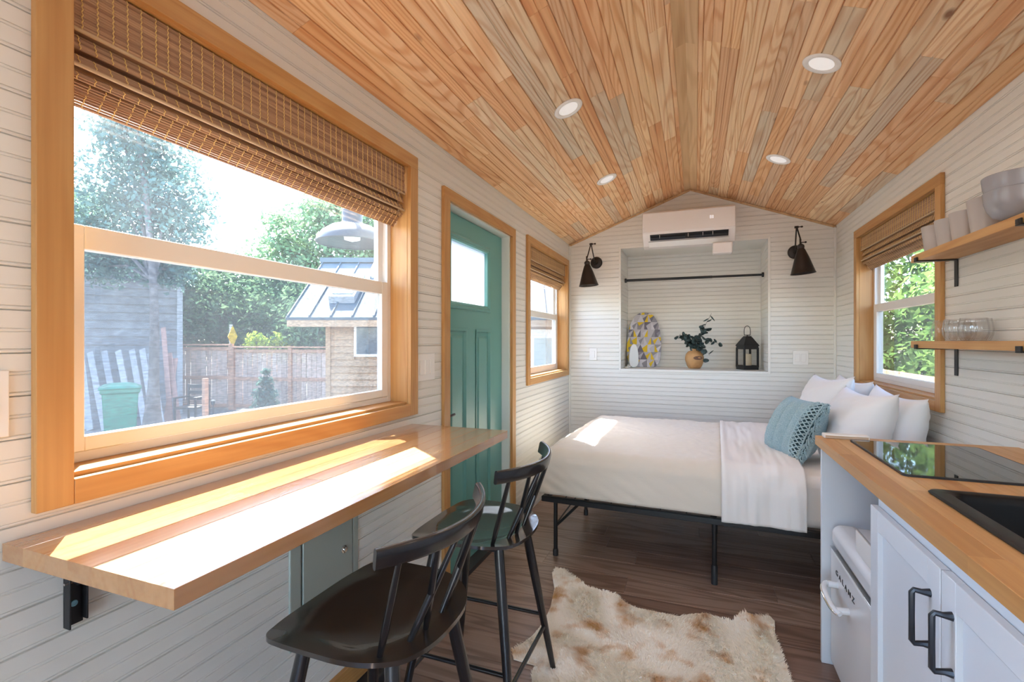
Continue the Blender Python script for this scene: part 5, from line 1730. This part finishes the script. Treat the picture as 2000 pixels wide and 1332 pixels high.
mb = MB(); mb.tube(bez([(-.60, 4.96, NZ0 + .03), (-.64, 4.90, NZ0 + .012), (-.645, 4.84, NZ0 + .01), (-.61, 4.82, NZ0 + .01), (-.60, 4.86, NZ0 + .02), (-.63, 4.90, NZ0 + .026)], 8), .006, n=7); build(mb, 'cord', M['cream'], ir, smooth=60)
# vase with eucalyptus
VX, VY = -.008, 5.0
vs_ = thing('vase', 'round tan rattan vase in the middle of the niche', 'vase', (VX, VY, NZ0))
mb = MB(); mb.lathe([(.045, 0), (.052, .002), (.068, .025), (.084, .075), (.086, .105), (.078, .140), (.058, .165), (.038, .172), (.034, .178), (.036, .190), (.031, .190), (.030, .175), (.03, .12)], c=(VX, VY, NZ0 + .0005), n=40, caps=False); build(mb, 'vase_body', M['vase'], vs_, smooth=60)
build(MB().lathe([(.001, 0), (.045, 0)], c=(VX, VY, NZ0 + .001), n=20, caps=False), 'vase_base', M['vase'], vs_)
mb = MB()
def onv(a, z):
    R = .0868 if .075 <= z <= .108 else .0835
    return (VX + (R + .004) * math.cos(a), VY + (R + .004) * math.sin(a), NZ0 + z)
a0_ = -PI / 2 + .42
ring_ = [onv(a0_ + .52 * math.cos(t), .105 + .018 * math.sin(t)) for t in [2 * PI * i / 20 for i in range(20)]]
mb.add(ring_, [tuple(range(20))]); build(mb, 'dark_motif', M['vasespot'], vs_, solid=.001)
eu = thing('eucalyptus_branches', 'dark green eucalyptus branches standing in the tan vase', 'plant', (VX, VY, NZ0 + .15))
lm = MB()
lo = [(0, 0, 0)]
for i in range(10):
    t = i / 9
lfp = [(0, 0), (.012, .006), (.019, .020), (.017, .036), (.007, .047), (0, .049), (-.007, .047), (-.017, .036), (-.019, .020), (-.012, .006)]
lm.v = [(x, y, .004 * math.cos(x * 90)) for x, y in lfp] + [(0, .024, .007)]
lm.f = [(i, (i + 1) % 10, 10) for i in range(10)]; lm.mi = [0] * 10
leaf_mesh = None
rng = random.Random(17)
stems = [((.145, 4.99, 1.560), 10), ((.105, 4.98, 1.42), 10), ((-.175, 4.97, 1.345), 11), ((-.08, 4.93, 1.335), 11), ((.215, 4.96, 1.265), 11), ((.125, 4.92, 1.16), 11), ((.02, 4.90, 1.30), 11), ((.085, 4.94, 1.085), 6), ((.05, 5.06, 1.33), 10), ((-.05, 5.02, 1.27), 9)]
first = None
for (tip, n_) in stems:
    tip = Vector(tip); b0 = Vector((VX, VY, NZ0 + .12)); nk = Vector((VX + (tip.x - VX) * .12, VY + (tip.y - VY) * .12, NZ0 + .205))
    md = nk.lerp(tip, .5) + Vector((0, 0, .05 if tip.z < 1.4 else .02))
    pts = bez([b0, nk, md, tip], 8)
    build(MB().tube(pts, [.0026 - .0015 * i / len(pts) for i in range(len(pts))], n=5), 'stem', M['twig'], eu, smooth=60)
    for k in range(n_):
        t = .30 + .70 * (k + .5) / n_
        p = pts[min(len(pts) - 1, int(t * (len(pts) - 1)))]
        if p.z < NZ0 + .20 and (p - Vector((VX, VY, p.z))).length < .09: continue
        if first is None:
            first = build(lm, 'leaf', M['euca'], None, smooth=60, fixn=False, solid=.0012); o = first; C.objects.unlink(o); C.objects.link(o)
        else:
            o = first.copy(); C.objects.link(o)
        o.parent = eu
        d = Vector((rng.uniform(-1, 1), rng.uniform(-1, .4), rng.uniform(-1.1, .5))).normalized()
        o.location = p - ORG[eu.name]
        o.rotation_euler = (d.to_track_quat('Y', 'Z') @ Matrix.Rotation(rng.uniform(0, 6.28), 4, 'Y').to_quaternion()).to_euler()
        s = rng.uniform(.9, 1.45); o.scale = (s, s, s)
# lantern and candle
GX, GY = .455, 5.0
la = thing('lantern', 'black metal candle lantern with glass panes at the right of the niche', 'lantern', (GX, GY, NZ0))
LM = Matrix.Translation((GX, GY, NZ0 + .0005)) @ Matrix.Rotation(math.radians(24), 4, 'Z')
h_ = .066
def lb(nm, m, *a, bv=.001, al=None):
    mb = MB().box(*a).xf(LM); return build(mb, nm, M[m], la, bevel=bv)
lb('base', 'blackmetal', -h_ - .004, h_ + .004, -h_ - .004, h_ + .004, 0, .022)
lb('top_frame', 'blackmetal', -h_ - .003, h_ + .003, -h_ - .003, h_ + .003, .205, .220)
for sx in (-1, 1):
    for sy in (-1, 1):
        lb('corner_post', 'blackmetal', sx * h_ - .006, sx * h_ + .006, sy * h_ - .006, sy * h_ + .006, .022, .205)
for sx, sy in ((-1, 0), (1, 0), (0, -1), (0, 1)):
    if sx: a = (sx * h_ - .002, sx * h_ + .002)
    mb = MB()
    for z0, z1 in ((.022, .040), (.19, .205)):
        if sx: mb.box(sx * h_ - .003, sx * h_ + .003, -h_ + .006, h_ - .006, z0, z1)
        else: mb.box(-h_ + .006, h_ - .006, sy * h_ - .003, sy * h_ + .003, z0, z1)
    for o_ in (-1, 1):
        if sx: mb.box(sx * h_ - .003, sx * h_ + .003, o_ * (h_ - .006) - .006, o_ * (h_ - .006) + .006, .04, .19)
        else: mb.box(o_ * (h_ - .006) - .006, o_ * (h_ - .006) + .006, sy * h_ - .003, sy * h_ + .003, .04, .19)
    build(mb.xf(LM), 'pane_frame', M['blackmetal'], la)
    mb = MB()
    if sx: mb.box(sx * h_ - .001, sx * h_ + .001, -h_ + .012, h_ - .012, .04, .19)
    else: mb.box(-h_ + .012, h_ - .012, sy * h_ - .001, sy * h_ + .001, .04, .19)
    build(mb.xf(LM), 'pane', M['clear'], la)
mb = MB()
sq = lambda s, z: [(s, s, z), (-s, s, z), (-s, -s, z), (s, -s, z)]
loops_mesh(mb, [sq(h_ + .008, .220), sq(h_ + .008, .226), sq(.050, .268), sq(.032, .300), sq(.026, .306), sq(.026, .312)])
build(mb.xf(LM), 'roof', M['blackmetal'], la)
build(MB().tube([(-.030, 0, .322), (.030, 0, .322)], .0035, n=8).xf(LM), 'handle_bar', M['blackmetal'], la)
build(MB().tube(bez([(-.028, 0, .322), (-.030, 0, .36), (-.022, 0, .395), (0, 0, .408), (.022, 0, .395), (.030, 0, .36), (.028, 0, .322)], 6), .003, n=8).xf(LM), 'handle', M['blackmetal'], la, smooth=60)
build(MB().tube([(0, 0, .310), (0, 0, .322)], .006, n=8).xf(LM), 'finial', M['blackmetal'], la)
o = build(MB().lathe([(.036, 0), (.037, .002), (.037, .118), (.034, .122), (.010, .116), (.002, .116), (.002, .128)], c=(GX, GY, NZ0 + .0235), n=28), 'pillar_candle', M['candle'], None, smooth=40)
tag(o, 'ivory pillar candle inside the black lantern', 'candle')

# ---------------------------------------------------------------- recessed ceiling lamps
for (x, y, lab) in ((-.601, 2.378, 'round white recessed ceiling lamp on the left slope, nearer the camera'), (.503, 2.385, 'round white recessed ceiling lamp on the right slope, nearer the camera'),
                    (-.602, 3.515, 'round white recessed ceiling lamp on the left slope, nearer the bed'), (.504, 3.540, 'round white recessed ceiling lamp on the right slope, nearer the bed'),
                    (-.601, 1.24, 'round white recessed ceiling lamp above the bar, out of view'), (.503, 1.24, 'round white recessed ceiling lamp above the sink, out of view'),
                    (-.601, .10, 'round white recessed ceiling lamp left above the camera'), (.503, .10, 'round white recessed ceiling lamp right above the camera'),
                    (-.601, -1.04, 'round white recessed ceiling lamp left behind the camera'), (.503, -1.04, 'round white recessed ceiling lamp right behind the camera')):
    sg = -1 if x < XR else 1
    z = ZR - SLOPE * abs(x - XR)
    nrm = Vector((-sg * sn_, 0, -cs))      # into the room
    q = nrm.to_track_quat('Z', 'Y').to_matrix().to_4x4()
    MX = Matrix.Translation((x, y, z)) @ q
    r = thing('ceiling_lamp', lab or 'round white recessed ceiling lamp behind the camera view', 'ceiling light', (x, y, z), 'recessed ceiling lamps')
    build(MB().lathe([(.075, 0), (.075, .003), (.070, .006), (.054, .005), (.050, .002)], n=36, caps=False).xf(MX), 'trim_ring', M['cream'], r, smooth=40)
    build(MB().lathe([(.051, .0015), (.001, .0022)], n=28, caps=False).xf(MX), 'lens', M['lamp_lens'], r, fixn=False)
    ld = bpy.data.lights.new('ceiling_lamp_light', 'AREA'); ld.shape = 'DISK'; ld.size = .09; ld.energy = LAMP_W; ld.color = (1.0, .96, .92); ld.spread = math.radians(170)
    lo2 = bpy.data.objects.new('lamp_light', ld)
    C.objects.link(lo2); lo2.parent = r
    lo2.matrix_local = Matrix.Translation(nrm * .012) @ (-nrm).to_track_quat('Z', 'Y').to_matrix().to_4x4()
